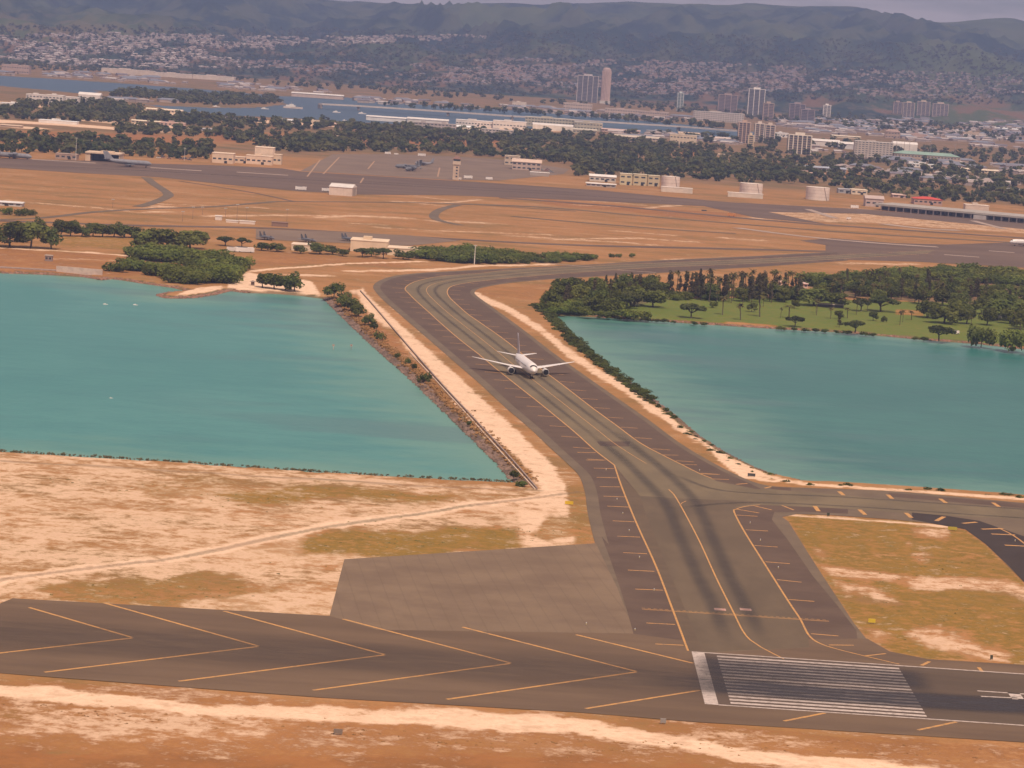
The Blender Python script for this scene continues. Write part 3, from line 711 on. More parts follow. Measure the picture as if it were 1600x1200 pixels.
for a in ((1273, 791, 1279, 799), (1343, 796.5, 1352, 804.5), (1415.5, 801.5, 1424, 809), (1463, 814, 1475, 807.5), (1504, 818, 1526, 816), (1534, 827, 1567, 826), (1549, 834.5, 1586, 836), (1570, 852, 1610, 854), (1311, 768, 1318, 774), (1387, 773, 1394, 779.5), (1469, 779.5, 1478, 786), (1551.5, 785.5, 1561, 792)):
    line('shoulder_marking', GL([a[:2], a[2:]]), 1.5, M_YEL, tx, .0655)
line('edge_line', smooth(GL([(1560, 825), (1585, 838), (1620, 866), (1700, 940)])), .6, M_YEL, tx, .0668)
# hold line: a solid and a dashed pair
hp = GL([(1003, 951.5), (1295, 970.5)])
for k, dd in enumerate((0, .9)):
    line('hold_line', offset(hp, dd - .9), .35, M_YEL, tx, .0675)
hv = Vector(hp[1]) - Vector(hp[0])
for k in range(32):
    p0 = Vector(hp[0]) + hv * (k / 32); p1 = Vector(hp[0]) + hv * ((k + .55) / 32)
    line('hold_line_dash', [tuple(p0 + Vector((0, 1.2))), tuple(p1 + Vector((0, 1.2)))], .35, M_YEL, tx, .0675)
for px in (1125, 1165):                               # two painted runway numbers before the hold line
    c_ = G(px, 952.5)
    sheet('painted_number', [(c_.x - 1.6, c_.y - 1.6), (c_.x + 1.6, c_.y - 1.6), (c_.x + 1.6, c_.y + 1.6), (c_.x - 1.6, c_.y + 1.6)], .0676, mat('hold_sign_paint', (.5, .22, .17), (.55, .4, .34), 1.2), tx)

# far runway, ramps, roads
rp = sheet('ramp_runway', GL([(-600, 217), (0, 247), (130, 251), (250, 256), (330, 258), (440, 263), (470, 268), (700, 282), (800, 288), (930, 297), (1050, 308), (1140, 316), (1350, 327), (1600, 348), (2300, 400), (2300, 412), (1600, 358), (1350, 334), (1200, 331), (1290, 350), (1180, 340), (1100, 322), (930, 314), (700, 305), (560, 304), (470, 299), (350, 288), (250, 277), (120, 270), (0, 262), (-600, 232)]), .05, M_RAMP)
tag(rp, 'dark asphalt runway strip across the far airfield', 'runway', kind='structure')
for pts, wd in (([(0, 256), (250, 268), (480, 281), (700, 294), (900, 305), (1100, 318)], 22), ([(560, 283), (720, 292), (920, 302)], 16)):
    strip('tyre_marks', GL(pts), wd, .09, M_TYRE, rp, True)
ap = sheet('parking_apron', GL([(520, 241), (620, 241), (700, 244), (790, 250), (890, 264), (880, 272), (780, 282), (700, 281), (470, 267)]), .06, M_APRON)
tag(ap, 'grey concrete aircraft parking apron by the woods', 'apron', kind='structure')
M_FADE = paint('faded_orange_paint', (.42, .24, .13), .5)
for a in ((575, 264, 585, 252), (563, 286, 568, 278), (480, 276, 500, 250), (684, 276, 687, 262), (505, 272, 530, 246)):
    line('apron_line', GL([a[:2], a[2:]]), 1.6, M_FADE, ap, .10)
for i, (name, pts, wd, mm, lab) in enumerate((
        ('airfield_road', [(228, 277), (240, 287), (262, 302), (258, 309), (235, 318), (215, 323)], 9, M_BORDER, 'short grey access road bending through the straw field'),
        ('airfield_road', [(-200, 346), (0, 343), (70, 340), (150, 331), (240, 326), (330, 323), (420, 316), (460, 315), (700, 318), (900, 330)], 7, M_BORDER, 'long narrow grey road crossing the straw field'),
        ('airfield_road', [(280, 283), (340, 292), (400, 302), (460, 315)], 4, M_RAMP, 'thin dark track running down to the crossing road'),
        ('airfield_road', [(715, 320), (690, 327), (678, 336), (685, 344), (720, 352)], 8, M_BORDER, 'small grey road hooking round beside the far runway'),
        ('airfield_taxiway', [(-200, 340), (0, 345), (200, 352), (400, 356), (520, 362), (700, 373), (900, 383), (1150, 389), (1400, 396)], 14, M_RAMP, 'long thin taxiway strip behind the mangroves'),
        ('airfield_taxiway', [(780, 309), (960, 322), (1150, 340), (1300, 352), (1600, 372), (2000, 400)], 18, M_RAMP, 'narrow parallel taxiway below the far runway'),
        ('airfield_taxiway', [(700, 318), (850, 324), (1000, 337), (1180, 352), (1350, 365), (1600, 380), (2000, 405)], 12, M_BORDER, 'second narrow taxiway through the straw field'),
        ('airfield_taxiway', [(800, 338), (900, 347), (1040, 358), (1150, 365)], 10, M_BORDER, 'short taxiway segment in the middle of the field'))):
    o = strip(name, smooth(GL(pts), 12), wd, .065 + i * .006, mm)
    tag(o, lab, 'road' if 'road' in name else 'taxiway', kind='structure')
o = sheet('taxiway_junction', GL([(1195, 399), (1290, 394), (1290, 383), (1250, 376), (1300, 372), (1400, 380), (1480, 382), (1600, 378), (2200, 420), (2200, 450), (1600, 418), (1435, 409), (1325, 406), (1200, 416)]), .036, M_RAMP)
tag(o, 'broad dark taxiway junction behind the golf trees', 'taxiway', kind='structure')
for pts, wd, zz in (([(1150, 356), (1260, 370), (1370, 380), (1465, 386)], 12, .14), ([(1380, 350), (1450, 358), (1500, 360)], 16, .145), ([(1475, 398), (1530, 402)], 8, .14), ([(1545, 392), (1585, 395)], 8, .14), ([(860, 412), (930, 418)], 3, .15), ([(965, 422), (1025, 426)], 3, .15), ([(1262, 327), (1305, 341)], 8, .15), ([(1520, 345), (1570, 358)], 8, .15)):
    s_o = strip('pale_pavement', smooth(GL(pts), 15), wd, zz, mat('pale_concrete', (.42, .31, .25), (.34, .25, .20), .03), o)
for pts in ([(50, 249), (150, 255)], [(235, 262), (315, 267)], [(370, 269), (450, 274)]):
    strip('pale_pavement', GL(pts), 12, .12, mat('pale_concrete', (.5, .4, .3)), rp)
pl = sheet('alert_pad', GL([(400, 358), (520, 362), (640, 368), (720, 376), (640, 384), (540, 380), (400, 374)]), .10, M_APRON)
tag(pl, 'small grey apron with parked fighters behind the trees', 'apron', kind='structure')
# ------------------------------------------------------------------ vegetation
def translucent(m, f=.38):
    t = m.node_tree; b = t.nodes['Principled BSDF']; tr = t.nodes.new('ShaderNodeBsdfTranslucent'); mx = t.nodes.new('ShaderNodeMixShader'); mx.inputs[0].default_value = f
    t.links.new(b.inputs['Base Color'].links[0].from_socket, tr.inputs[0]); t.links.new(b.outputs[0], mx.inputs[1]); t.links.new(tr.outputs[0], mx.inputs[2]); t.links.new(mx.outputs[0], t.nodes['Material Output'].inputs[0])
    return m
def leaf_mat(name, c1, c2, rand=.5):
    m = mat(name, c1, c2, .35, .9, .36, .64, None, .1, 4, rand, True)
    return translucent(m)
LM = dict(umbrella=leaf_mat('umbrella_leaf', (.115, .128, .038), (.066, .078, .025)),
          dense=leaf_mat('dense_leaf', (.175, .190, .046), (.098, .115, .028)),
          ironwood=leaf_mat('ironwood_needles', (.150, .120, .056), (.092, .080, .038)),
          palm=leaf_mat('palm_frond', (.185, .150, .052), (.115, .100, .038)),
          mangrove=leaf_mat('mangrove_leaf', (.185, .205, .042), (.115, .138, .030)),
          bush=leaf_mat('bush_leaf', (.120, .135, .034), (.075, .088, .024)),
          far=leaf_mat('far_leaf', (.100, .122, .034), (.056, .074, .022)))
M_BARK = mat('bark', (.13, .095, .065), (.08, .06, .045), 2.0, .95)
def leaves(blobs, n, size, rs, up=.3):
    """leaf-clump quads spread over the outside of a set of ellipsoids"""
    B = np.array(blobs, float); wgt = (B[:, 3] * B[:, 4] + B[:, 5] * B[:, 3]); wgt /= wgt.sum()
    k = rs.choice(len(B), n, p=wgt)
    d = rs.normal(size=(n, 3)); d /= np.linalg.norm(d, axis=1)[:, None]
    r = rs.uniform(.55, 1.04, n) ** .6
    c = B[k, :3] + d * B[k, 3:] * r[:, None]
    nr = d / B[k, 3:]; nr /= np.linalg.norm(nr, axis=1)[:, None]
    nr = nr + rs.normal(size=(n, 3)) * .55; nr[:, 2] += up + .45; nr[:, 1] -= .35; nr /= np.linalg.norm(nr, axis=1)[:, None]
    a = np.cross(nr, rs.normal(size=(n, 3))); a /= np.linalg.norm(a, axis=1)[:, None]
    b_ = np.cross(nr, a)
    s = size * rs.uniform(.55, 1.35, (n, 1)); s2 = s * rs.uniform(.5, 1, (n, 1))
    V = np.stack([c - a * s - b_ * s2 * .4, c + a * s * .2 - b_ * s2, c + a * s + b_ * s2 * .3, c - a * s * .1 + b_ * s2], 1).reshape(-1, 3)
    return V
def leaf_mesh(name, V, m):
    me = bpy.data.meshes.new(name); fill_mesh(me, V, np.arange(len(V)).reshape(-1, 4)); me.materials.append(m); return me
def trunk_mesh(h, r, limbs, rs):
    mb = MB()
    top = Vector((rs.uniform(-.3, .3), rs.uniform(-.3, .3), h))
    mb.tube((0, 0, -.4), top, r, r * .65, 7)
    for (x, y, zz) in limbs: mb.tube(top - Vector((0, 0, .2)), (x, y, zz), r * .5, r * .2, 5)
    return mb.mesh('trunk', M_BARK)
PROTO = {}
def build_protos():
    for kind, nv in (('umbrella', 3), ('dense', 4), ('ironwood', 3), ('palm', 3), ('mangrove', 4), ('bush', 3), ('far', 4)):
        PROTO[kind] = []
        for v in range(nv):
            rs = np.random.default_rng(100 + 17 * v + len(kind) * 31)
            U = rs.uniform
            if kind == 'umbrella':                   # 9 m high, 18 m wide
                bl = [(math.cos(q) * rr, math.sin(q) * rr, 6.6 - rr * .18 + U(-.4, .5), U(2.0, 3.2), U(2.0, 3.2), U(.9, 1.5)) for q, rr in [(U(0, 6.28), U(0, 6.6) if i else 0) for i in range(16)]]
                cr_ = leaf_mesh('crown', leaves(bl, 1500, .55, rs), LM[kind]); tr_ = trunk_mesh(2.8, .45, [(b_[0] * .8, b_[1] * .8, b_[2] - .4) for b_ in bl[:9]], rs); hgt = 8.6
            elif kind == 'dense':                    # 9.5 m high, 11 m wide
                bl = [(U(-3.2, 3.2), U(-3.2, 3.2), U(2.8, 7.4), U(1.6, 2.8), U(1.6, 2.8), U(1.2, 2.2)) for i in range(13)]
                cr_ = leaf_mesh('crown', leaves(bl, 1300, .50, rs), LM[kind]); tr_ = trunk_mesh(3, .35, [(b_[0] * .7, b_[1] * .7, b_[2]) for b_ in bl[:6]], rs); hgt = 9.2
            elif kind == 'ironwood':                 # 14 m high, ragged
                bl = []
                for i in range(17):
                    zz = U(3, 13.2); q = U(0, 6.28); rr = (14.2 - zz) * .17 * U(.3, 1.2)
                    bl.append((math.cos(q) * rr, math.sin(q) * rr, zz, U(.6, 1.25), U(.6, 1.25), U(.7, 1.7)))
                cr_ = leaf_mesh('crown', leaves(bl, 850, .42, rs), LM[kind]); tr_ = trunk_mesh(11, .28, [(b_[0], b_[1], b_[2]) for b_ in bl[:4]], rs); hgt = 14
            elif kind == 'palm':                     # 11 m high
                mb = MB(); pts = [Vector((math.sin(k / 6) * U(.2, .9), 0, k * 1.6 - .4)) for k in range(7)]
                for a, b_ in zip(pts[:-1], pts[1:]): mb.tube(a, b_, .20, .18, 6)
                tr_ = mb.mesh('trunk', M_BARK); top = pts[-1]; V = []
                for k in range(17):
                    q = U(0, 6.28); el = U(-.5, 1.1); L = U(2.2, 3.0); p = Vector(top); dirv = Vector((math.cos(q) * math.cos(el), math.sin(q) * math.cos(el), math.sin(el)))
                    side = Vector((-math.sin(q), math.cos(q), 0))
                    for s_ in range(4):
                        p2 = p + dirv * L / 4; w0 = (.32, .52, .45, .25)[s_]; w1 = (.52, .45, .25, .05)[s_]
                        dn = Vector((0, 0, -.18))
                        V += [p + side * w0 + dn, p, p2, p2 + side * w1 + dn, p, p - side * w0 + dn, p2 - side * w1 + dn, p2]
                        p = p2; dirv = (dirv + Vector((0, 0, -.34))).normalized()
                cr_ = leaf_mesh('crown', np.array([v_[:] for v_ in V]), LM[kind]); hgt = 11
            elif kind == 'mangrove':                 # 5 m high, 12 m wide
                bl = [(U(-4, 4), U(-3.5, 3.5), U(1.2, 3.2), U(1.6, 2.8), U(1.6, 2.8), U(1.2, 1.9)) for i in range(12)]
                cr_ = leaf_mesh('crown', leaves(bl, 1000, .45, rs, .5), LM[kind]); tr_ = trunk_mesh(1, .2, [(b_[0] * .8, b_[1] * .8, b_[2]) for b_ in bl[:6]], rs); hgt = 4.9
            elif kind == 'bush':                     # 2.2 m high, 3.6 m wide
                bl = [(U(-1.1, 1.1), U(-1.1, 1.1), U(.5, 1.5), U(.6, 1.0), U(.6, 1.0), U(.5, .8)) for i in range(7)]
                cr_ = leaf_mesh('crown', leaves(bl, 320, .26, rs, .4), LM[kind]); tr_ = trunk_mesh(.4, .07, [(b_[0] * .8, b_[1] * .8, b_[2]) for b_ in bl[:4]], rs); hgt = 2.2
            else:                                    # far, 11 m high, 12 m wide, few large clumps
                bl = [(U(-3.4, 3.4), U(-3.4, 3.4), U(2.4, 8.2), U(1.8, 3.2), U(1.8, 3.2), U(1.4, 2.4)) for i in range(9)]
                cr_ = leaf_mesh('crown', leaves(bl, 230, 1.0, rs, .35), LM[kind]); tr_ = trunk_mesh(3.5, .4, [(b_[0] * .7, b_[1] * .7, b_[2]) for b_ in bl[:3]], rs); hgt = 10.5
            PROTO[kind].append((tr_, cr_, hgt))
build_protos()
def plant(kind, P, h, label, group=None, wide=1.0, name=None, rs=random):
    tr_, cr_, hgt = rs.choice(PROTO[kind])
    s = h / hgt
    nm = name or {'umbrella': 'umbrella_tree', 'dense': 'leafy_tree', 'ironwood': 'ironwood_tree', 'palm': 'palm_tree', 'mangrove': 'mangrove_shrub', 'bush': 'shore_bush', 'far': 'woodland_tree'}[kind]
    o = empty(nm, (P[0], P[1], P[2] if len(P) > 2 else -.05), rs.uniform(0, 6.28))
    o.scale = (s * wide, s * wide, s)
    link('trunk', tr_, o); link('crown', cr_, o)
    tag(o, label, 'bush' if kind in ('mangrove', 'bush') else 'tree', group)
    return o
def grove(poly, n, gap, h0, h1, label, group, wide=1.2):
    for x, y, P in scatter_px(poly, n, gap, rv): plant('mangrove', P, rv.uniform(h0, h1), label, group, wide)
def plant_px(kind, px, py, hpx, label, group=None, wpx=None):
    P = G(px, py); k = mpp(P); h = hpx * k
    wide = 1.0
    if wpx: wide = wpx * k / ({'umbrella': 17.5, 'dense': 11, 'ironwood': 5, 'palm': 5.5, 'mangrove': 12, 'bush': 3.8, 'far': 12}[kind] * h / PROTO[kind][0][2])
    return plant(kind, P, h, label, group, wide)
def scatter_px(poly, n, gap, rs):
    xs = [p[0] for p in poly]; ys_ = [p[1] for p in poly]; out = []; tries = 0
    while len(out) < n and tries < n * 60:
        tries += 1
        x = rs.uniform(min(xs), max(xs)); y = rs.uniform(min(ys_), max(ys_))
        if not inside((x, y), poly): continue
        P = G(x, y)
        if any((P.xy - q[2].xy).length < gap for q in out): continue
        out.append((x, y, P))
    return out
rv = random.Random(3)
# -- golf course, hand placed
for kind, x, y, h, wd, lab in (
        ('umbrella', 1080, 497, 25, 54, 'dark umbrella-shaped tree alone on the lawn at the lagoon edge, nearest the taxiway'),
        ('umbrella', 1242, 510, 18, 36, 'small flat-topped umbrella tree at the lawn edge above the green bank'),
        ('umbrella', 1336, 519, 20, 46, 'wide umbrella tree at the lawn edge beside a slim dark conifer'),
        ('umbrella', 1467, 531, 24, 56, 'broad umbrella tree over the rocky shore near the right end of the lawn'),
        ('umbrella', 1376, 487, 27, 66, 'wide reddish umbrella tree in the middle of the golf lawn'),
        ('umbrella', 1345, 486, 22, 40, 'low umbrella tree touching the wide reddish one on the golf lawn'),
        ('dense', 1272, 478, 30, 60, 'big dark spreading tree at the back of the lawn by a white cart shed'),
        ('dense', 1300, 480, 26, 52, 'dark round tree shading the back of the lawn right of the white shed'),
        ('dense', 1475, 505, 38, 56, 'large bushy green tree standing on the lawn at right'),
        ('dense', 1448, 496, 30, 44, 'bushy tree behind the large green tree on the lawn'),
        ('dense', 1510, 506, 26, 40, 'small pale green tree beside the large bushy lawn tree'),
        ('dense', 1558, 500, 36, 62, 'dark wide tree with white things parked in its shade'),
        ('dense', 1020, 480, 30, 50, 'bright green bushy tree at the back corner of the lawn'),
        ('dense', 985, 478, 34, 56, 'dense dark tree behind the green bank left of the lawn'),
        ('ironwood', 1311, 511, 22, 8, 'slim dark conifer standing next to the wide umbrella tree'),
        ('palm', 1298, 498, 19, 16, 'lone short palm on the lawn with a low shrub at its foot'),
        ('palm', 1324, 497, 18, 16, 'short palm just left of the low shrubs on the lawn'),
        ('palm', 1233, 497, 22, 24, 'shaggy palm at the back of the small flat-topped tree'),
        ('bush', 1381, 503, 10, 12, 'small round tree alone on the open lawn'),
        ('palm', 1424, 500, 16, 16, 'small shaggy palm on the lawn left of the large bushy tree'),
        ('palm', 1517, 512, 18, 12, 'thin young palm on the lawn below the pale green tree'),
        ('palm', 1129, 492, 32, 22, 'tall thin palm on the lawn behind the lone umbrella tree'),
        ('palm', 1157, 500, 28, 22, 'thin palm on the open lawn right of the lone umbrella tree'),
        ('palm', 1187, 495, 42, 28, 'tallest shaggy palm standing in front of the ironwood row'),
        ('palm', 1589, 510, 26, 22, 'palm by the right edge of the lawn'),
        ('mangrove', 1533, 540, 34, 52, 'big rounded shore bush at the right end of the lagoon bank'),
        ('mangrove', 1582, 546, 36, 58, 'large rounded shore bush at the far right of the lagoon bank'),
        ('mangrove', 1625, 552, 38, 60, 'rounded shore bush cut by the right edge of the picture')):
    plant_px(kind, x, y, h, lab, None, wd)
# -- row of ironwoods and palms behind the lawn
for x, y, P in scatter_px([(1040, 462), (1100, 463), (1250, 462), (1270, 472), (1130, 474), (1040, 468)], 54, 4.5, rv):
    kind = rv.choice(['ironwood', 'ironwood', 'palm', 'dense'])
    plant(kind, P, rv.uniform(12, 18) if kind != 'dense' else rv.uniform(7, 11), {'ironwood': 'brownish ironwood in the ragged row along the back of the lawn', 'palm': 'tall palm in the ragged row along the back of the lawn', 'dense': 'dark low tree in the ragged row along the back of the lawn'}[kind], 'tree row at the back of the golf lawn')
for x, y, P in scatter_px([(852, 488), (858, 470), (880, 463), (930, 452), (1000, 450), (1045, 460), (1000, 476), (960, 493), (900, 491)], 50, 6.5, rv):
    kind = rv.choice(['dense', 'dense', 'umbrella', 'ironwood', 'mangrove'])
    plant(kind, P, {'dense': rv.uniform(9, 13), 'umbrella': rv.uniform(9, 11), 'ironwood': rv.uniform(10, 15), 'mangrove': rv.uniform(5, 7)}[kind], {'dense': 'leafy green tree in the thicket between the taxiway and the lawn', 'umbrella': 'spreading tree in the thicket between the taxiway and the lawn', 'ironwood': 'ironwood poking out of the thicket between taxiway and lawn', 'mangrove': 'bush in the thicket between the taxiway and the lawn'}[kind], 'thicket left of the golf lawn')
for x, y, P in scatter_px([(1262, 450), (1400, 440), (1500, 455), (1620, 470), (1620, 492), (1540, 486), (1440, 478), (1300, 470)], 84, 6.5, rv):
    kind = rv.choice(['dense', 'dense', 'ironwood', 'palm', 'palm', 'umbrella']); sd_ = ', at its left end' if x < 1370 else ', in its middle' if x < 1490 else ', at its right end'
    plant(kind, P, {'dense': rv.uniform(8, 12), 'umbrella': rv.uniform(8, 10), 'ironwood': rv.uniform(10, 15), 'palm': rv.uniform(10, 14)}[kind], {'dense': 'leafy tree in the grove behind the right half of the lawn' + sd_, 'umbrella': 'spreading tree in the grove behind the right half of the lawn' + sd_, 'ironwood': 'ironwood in the grove behind the right half of the lawn' + sd_, 'palm': 'palm in the grove behind the right half of the lawn' + sd_}[kind], 'grove behind the right half of the lawn')
for x, y, P in scatter_px([(1265, 440), (1420, 428), (1440, 424), (1530, 426), (1620, 434), (1620, 450), (1540, 446), (1470, 440), (1380, 444), (1270, 450)], 72, 8.5, rv):
    plant('mangrove', P, rv.uniform(5.5, 8.5), ('back-row' if y < 434 else 'front-row') + ' mangrove bush in the mass below the taxiway junction, ' + ('left end' if x < 1360 else 'middle' if x < 1480 else 'right end'), 'mangrove mass below the taxiway junction', 1.25)
# -- bushes along the east causeway bank
bank_e = smooth(GL([(838, 478), (864, 499), (905, 541), (960, 584), (1010, 620), (1060, 660), (1110, 698), (1160, 726), (1210, 746), (1262, 757), (1420, 764), (1600, 777)]), 6)
for i, p in enumerate(bank_e):
    far_ = p[1] > 1330
    kk = 2 if far_ else 1
    if p[1] < 1060 and i % 3: continue
    for q in range(kk):
        P = (p[0] + rv.uniform(-2.2, 2.4), p[1] + rv.uniform(-4, 4), -.6)
        h = rv.uniform(1.3, 3.0) if far_ else rv.uniform(.5, 1.9) if p[1] > 1075 else rv.uniform(.4, 1.1)
        plant('bush', P, h, 'green bush on the east causeway bank, ' + ('up by the golf thicket' if p[1] > 1560 else 'level with the airliner' if p[1] > 1330 else 'below the airliner' if p[1] > 1200 else 'near the dark sign' if p[1] > 1075 else 'along the crossing taxiway'), 'bushes on the east causeway bank', rv.uniform(1.1, 2.2))
grove([(850, 486), (864, 494), (950, 496), (1010, 499), (1000, 493), (950, 482), (900, 470), (862, 468)], 26, 7, 3.5, 6, 'bright mangrove bush at the water corner between the causeway and the lawn', 'mangroves at the lawn corner')
grove([(1280, 448), (1400, 436), (1470, 446), (1620, 456), (1620, 476), (1460, 468), (1290, 462)], 40, 8, 4.5, 7.5, 'mangrove bush filling the gaps of the grove behind the lawn', 'undergrowth of the grove behind the lawn')
grove([(1040, 463), (1150, 461), (1255, 462), (1258, 468), (1150, 470), (1040, 469)], 26, 6, 3, 5, 'low bush under the ragged tree row behind the lawn', 'undergrowth of the ragged tree row')
for x, y, P in scatter_px([(1040, 456), (1150, 452), (1255, 453), (1255, 461), (1150, 461), (1040, 462)], 30, 6, rv):
    kind = rv.choice(['ironwood', 'palm', 'palm'])
    plant(kind, P, rv.uniform(11, 16), 'tall palm in the second row behind the lawn' if kind == 'palm' else 'brownish ironwood in the second row behind the lawn', 'second tree row behind the lawn')
for x, y, P in scatter_px([(1480, 478), (1620, 486), (1620, 520), (1540, 508), (1500, 500)], 14, 9, rv): plant('dense', P, rv.uniform(8, 12), 'leafy tree in the full clump at the right end of the lawn', 'clump at the right end of the lawn')
for i, (x, y, P) in enumerate(sorted(scatter_px([(1110, 476), (1250, 480), (1440, 490), (1500, 512), (1420, 512), (1260, 500), (1120, 490)], 16, 14, rv), key=lambda q: q[0])): plant('palm' if i % 3 else 'dense', P, rv.uniform(6, 11) if i % 3 else rv.uniform(4, 6), ('thin palm dotted on the open lawn, %s from the left' if i % 3 else 'small bushy tree dotted on the open lawn, %s from the left') % ORD[i], 'trees dotted on the open lawn')
# lawn shore bushes
for x0, x1 in ((930, 1060), (1075, 1110), (1212, 1250), (1250, 1330), (1345, 1372), (1425, 1450)):
    n_ = max(2, int((x1 - x0) / 14))
    for k in range(n_):
        x = x0 + (x1 - x0) * (k + .5) / n_; y = np.interp(x, [930, 1000, 1100, 1230, 1320, 1440, 1530], [494, 498.5, 505.5, 513.5, 518.5, 529.5, 537])
        P = G(x, y); plant('bush', (P.x, P.y, -.8), rv.uniform(1.4, 2.6), 'low bush on the bank below the golf lawn', 'bushes below the golf lawn', 1.6)
# -- west causeway bank
for x, y, h, wd, lab in ((521, 467, 20, 26, 'big green bush at the head of the causeway where the beach ends'), (538, 478, 17, 24, 'second big bush on the causeway head, below the largest'), (551, 486, 18, 26, 'large bush halfway down the clump at the causeway head'), (560, 495, 16, 22, 'lowest bush of the clump at the causeway head'),
                         (575, 508, 15, 18, 'separate round bush just below the clump on the rocky bank'), (584, 514, 9, 12, 'small bush under the separate round one on the rocky bank'), (594, 530, 12, 14, 'bush on the rocky bank where dry grass begins'), (622, 558, 6, 10, 'small pale bush among dry grass on the rocky bank'), (638, 568, 8, 9, 'little twin bush on the rocky bank, upper one'), (646, 576, 8, 9, 'little twin bush on the rocky bank, lower one'),
                         (662, 596, 13, 18, 'lone round bush hanging over the water on the rocky bank'), (733, 664, 6, 9, 'tiny green bush beside the wall on the bank'), (803, 746, 9, 14, 'round bush at the water corner of the causeway'), (816, 760, 8, 20, 'spreading bush at the foot of the causeway corner')):
    plant_px('dense' if h > 14 else 'bush', x, y, h * 1.3, lab, 'bushes on the west causeway bank', wd * 1.4)['category'] = 'bush'
# -- west shore
for x, y, h, wd, k, lab in ((15, 386, 42, 60, 'dense', 'tall dark tree at the left end of the shore grove'), (48, 388, 44, 60, 'dense', 'tall dark tree second from the left end of the shore grove'), (80, 389, 38, 46, 'dense', 'dark tree at the right end of the shore grove'), (-20, 384, 40, 60, 'dense', 'tall dark tree half out of the picture by the left shore'), (30, 378, 34, 50, 'dense', 'dark tree behind the shore grove'),
                            (225, 391, 32, 56, 'dense', 'dark round tree at the left of the big shore clump'), (262, 392, 36, 70, 'dense', 'largest tree of the big shore clump'), (297, 389, 32, 62, 'dense', 'round tree at the right of the big shore clump'), (245, 384, 30, 56, 'dense', 'tree at the back of the big shore clump'),
                            (410, 449, 25, 34, 'dense', 'leftmost tree of the four on the small beach'), (428, 451, 26, 36, 'dense', 'second tree of the four on the small beach'), (446, 453, 31, 42, 'dense', 'tallest tree of the four on the small beach'), (460, 455, 28, 36, 'dense', 'rightmost tree of the four on the small beach'),
                            (322, 379, 16, 14, 'ironwood', 'dark pointed tree sticking up behind the mangroves'), (352, 384, 16, 40, 'umbrella', 'flat green tree right of the big shore clump'), (378, 386, 16, 34, 'umbrella', 'flat pale tree next to the parked white trucks')):
    plant_px(k, x, y, h, lab, None, wd)
for i, (x, h) in enumerate(((60, 30), (95, 28), (110, 26), (128, 22), (145, 24), (160, 22), (178, 25), (195, 20), (205, 18))):
    plant_px('dense', x, 368 + i * .4, h, 'small tree in the line running right from the shore grove, %s from the grove' % ORD[i], 'tree line behind the shore', 34)
for i, (x, y, h, wd) in enumerate(((408, 391, 14, 22), (433, 393, 15, 24), (470, 396, 14, 20), (500, 397, 18, 28), (520, 397, 14, 22), (535, 400, 12, 18), (566, 402, 16, 26), (580, 401, 14, 22), (599, 404, 18, 28), (630, 405, 16, 26))):
    plant_px('umbrella' if i in (6, 8) else 'dense', x, y, h, '%s small tree from the left in the row before the tan sheds' % ORD[i], 'tree row before the tan sheds', wd * 1.35)
for x, y, P in scatter_px([(166, 430), (200, 416), (240, 428), (262, 436), (290, 444), (345, 443), (380, 425), (372, 416), (320, 405), (262, 398), (205, 398), (205, 405), (290, 412), (285, 428), (230, 420)], 84, 4.6, rv):
    plant('mangrove', P, rv.uniform(6, 9), ('mangrove bush at the front of the green headland, ' if y > 424 else 'mangrove bush at the back of the green headland, ' if y < 410 else 'mangrove bush amid the green headland, ') + ('by the pale wall' if x < 235 else 'in its middle' if x < 310 else 'by the small beach'), 'mangroves on the headland', 1.1)
for x, y, P in scatter_px([(655, 398), (740, 395), (760, 398), (860, 401), (938, 404), (900, 409), (820, 412), (700, 411), (660, 406)], 80, 5.5, rv):
    plant('mangrove', P, rv.uniform(4.5, 6.6) * (1.15 if x < 800 else .8), 'mangrove bush in the long hedge behind the bend, ' + ('left of the tall white mast' if x < 741 else 'just right of the tall white mast' if x < 840 else 'at its thin right end'), 'mangrove hedge behind the bend', 1.15)
for x, y in ((955, 402), (967, 402), (988, 402)):
    plant_px('mangrove', x, y, 7, {955: 'left of two dark shrubs standing off the end of the long hedge', 967: 'right of two dark shrubs standing off the end of the long hedge', 988: 'tiny lone shrub beyond the two dark ones off the hedge'}[x], None, 12)
for x, y in ((10, 335), (30, 337), (45, 336)):
    plant_px('mangrove', x, y, 12, 'low dark bush below the white shed at the far left', 'bushes by the far left shed', 26)
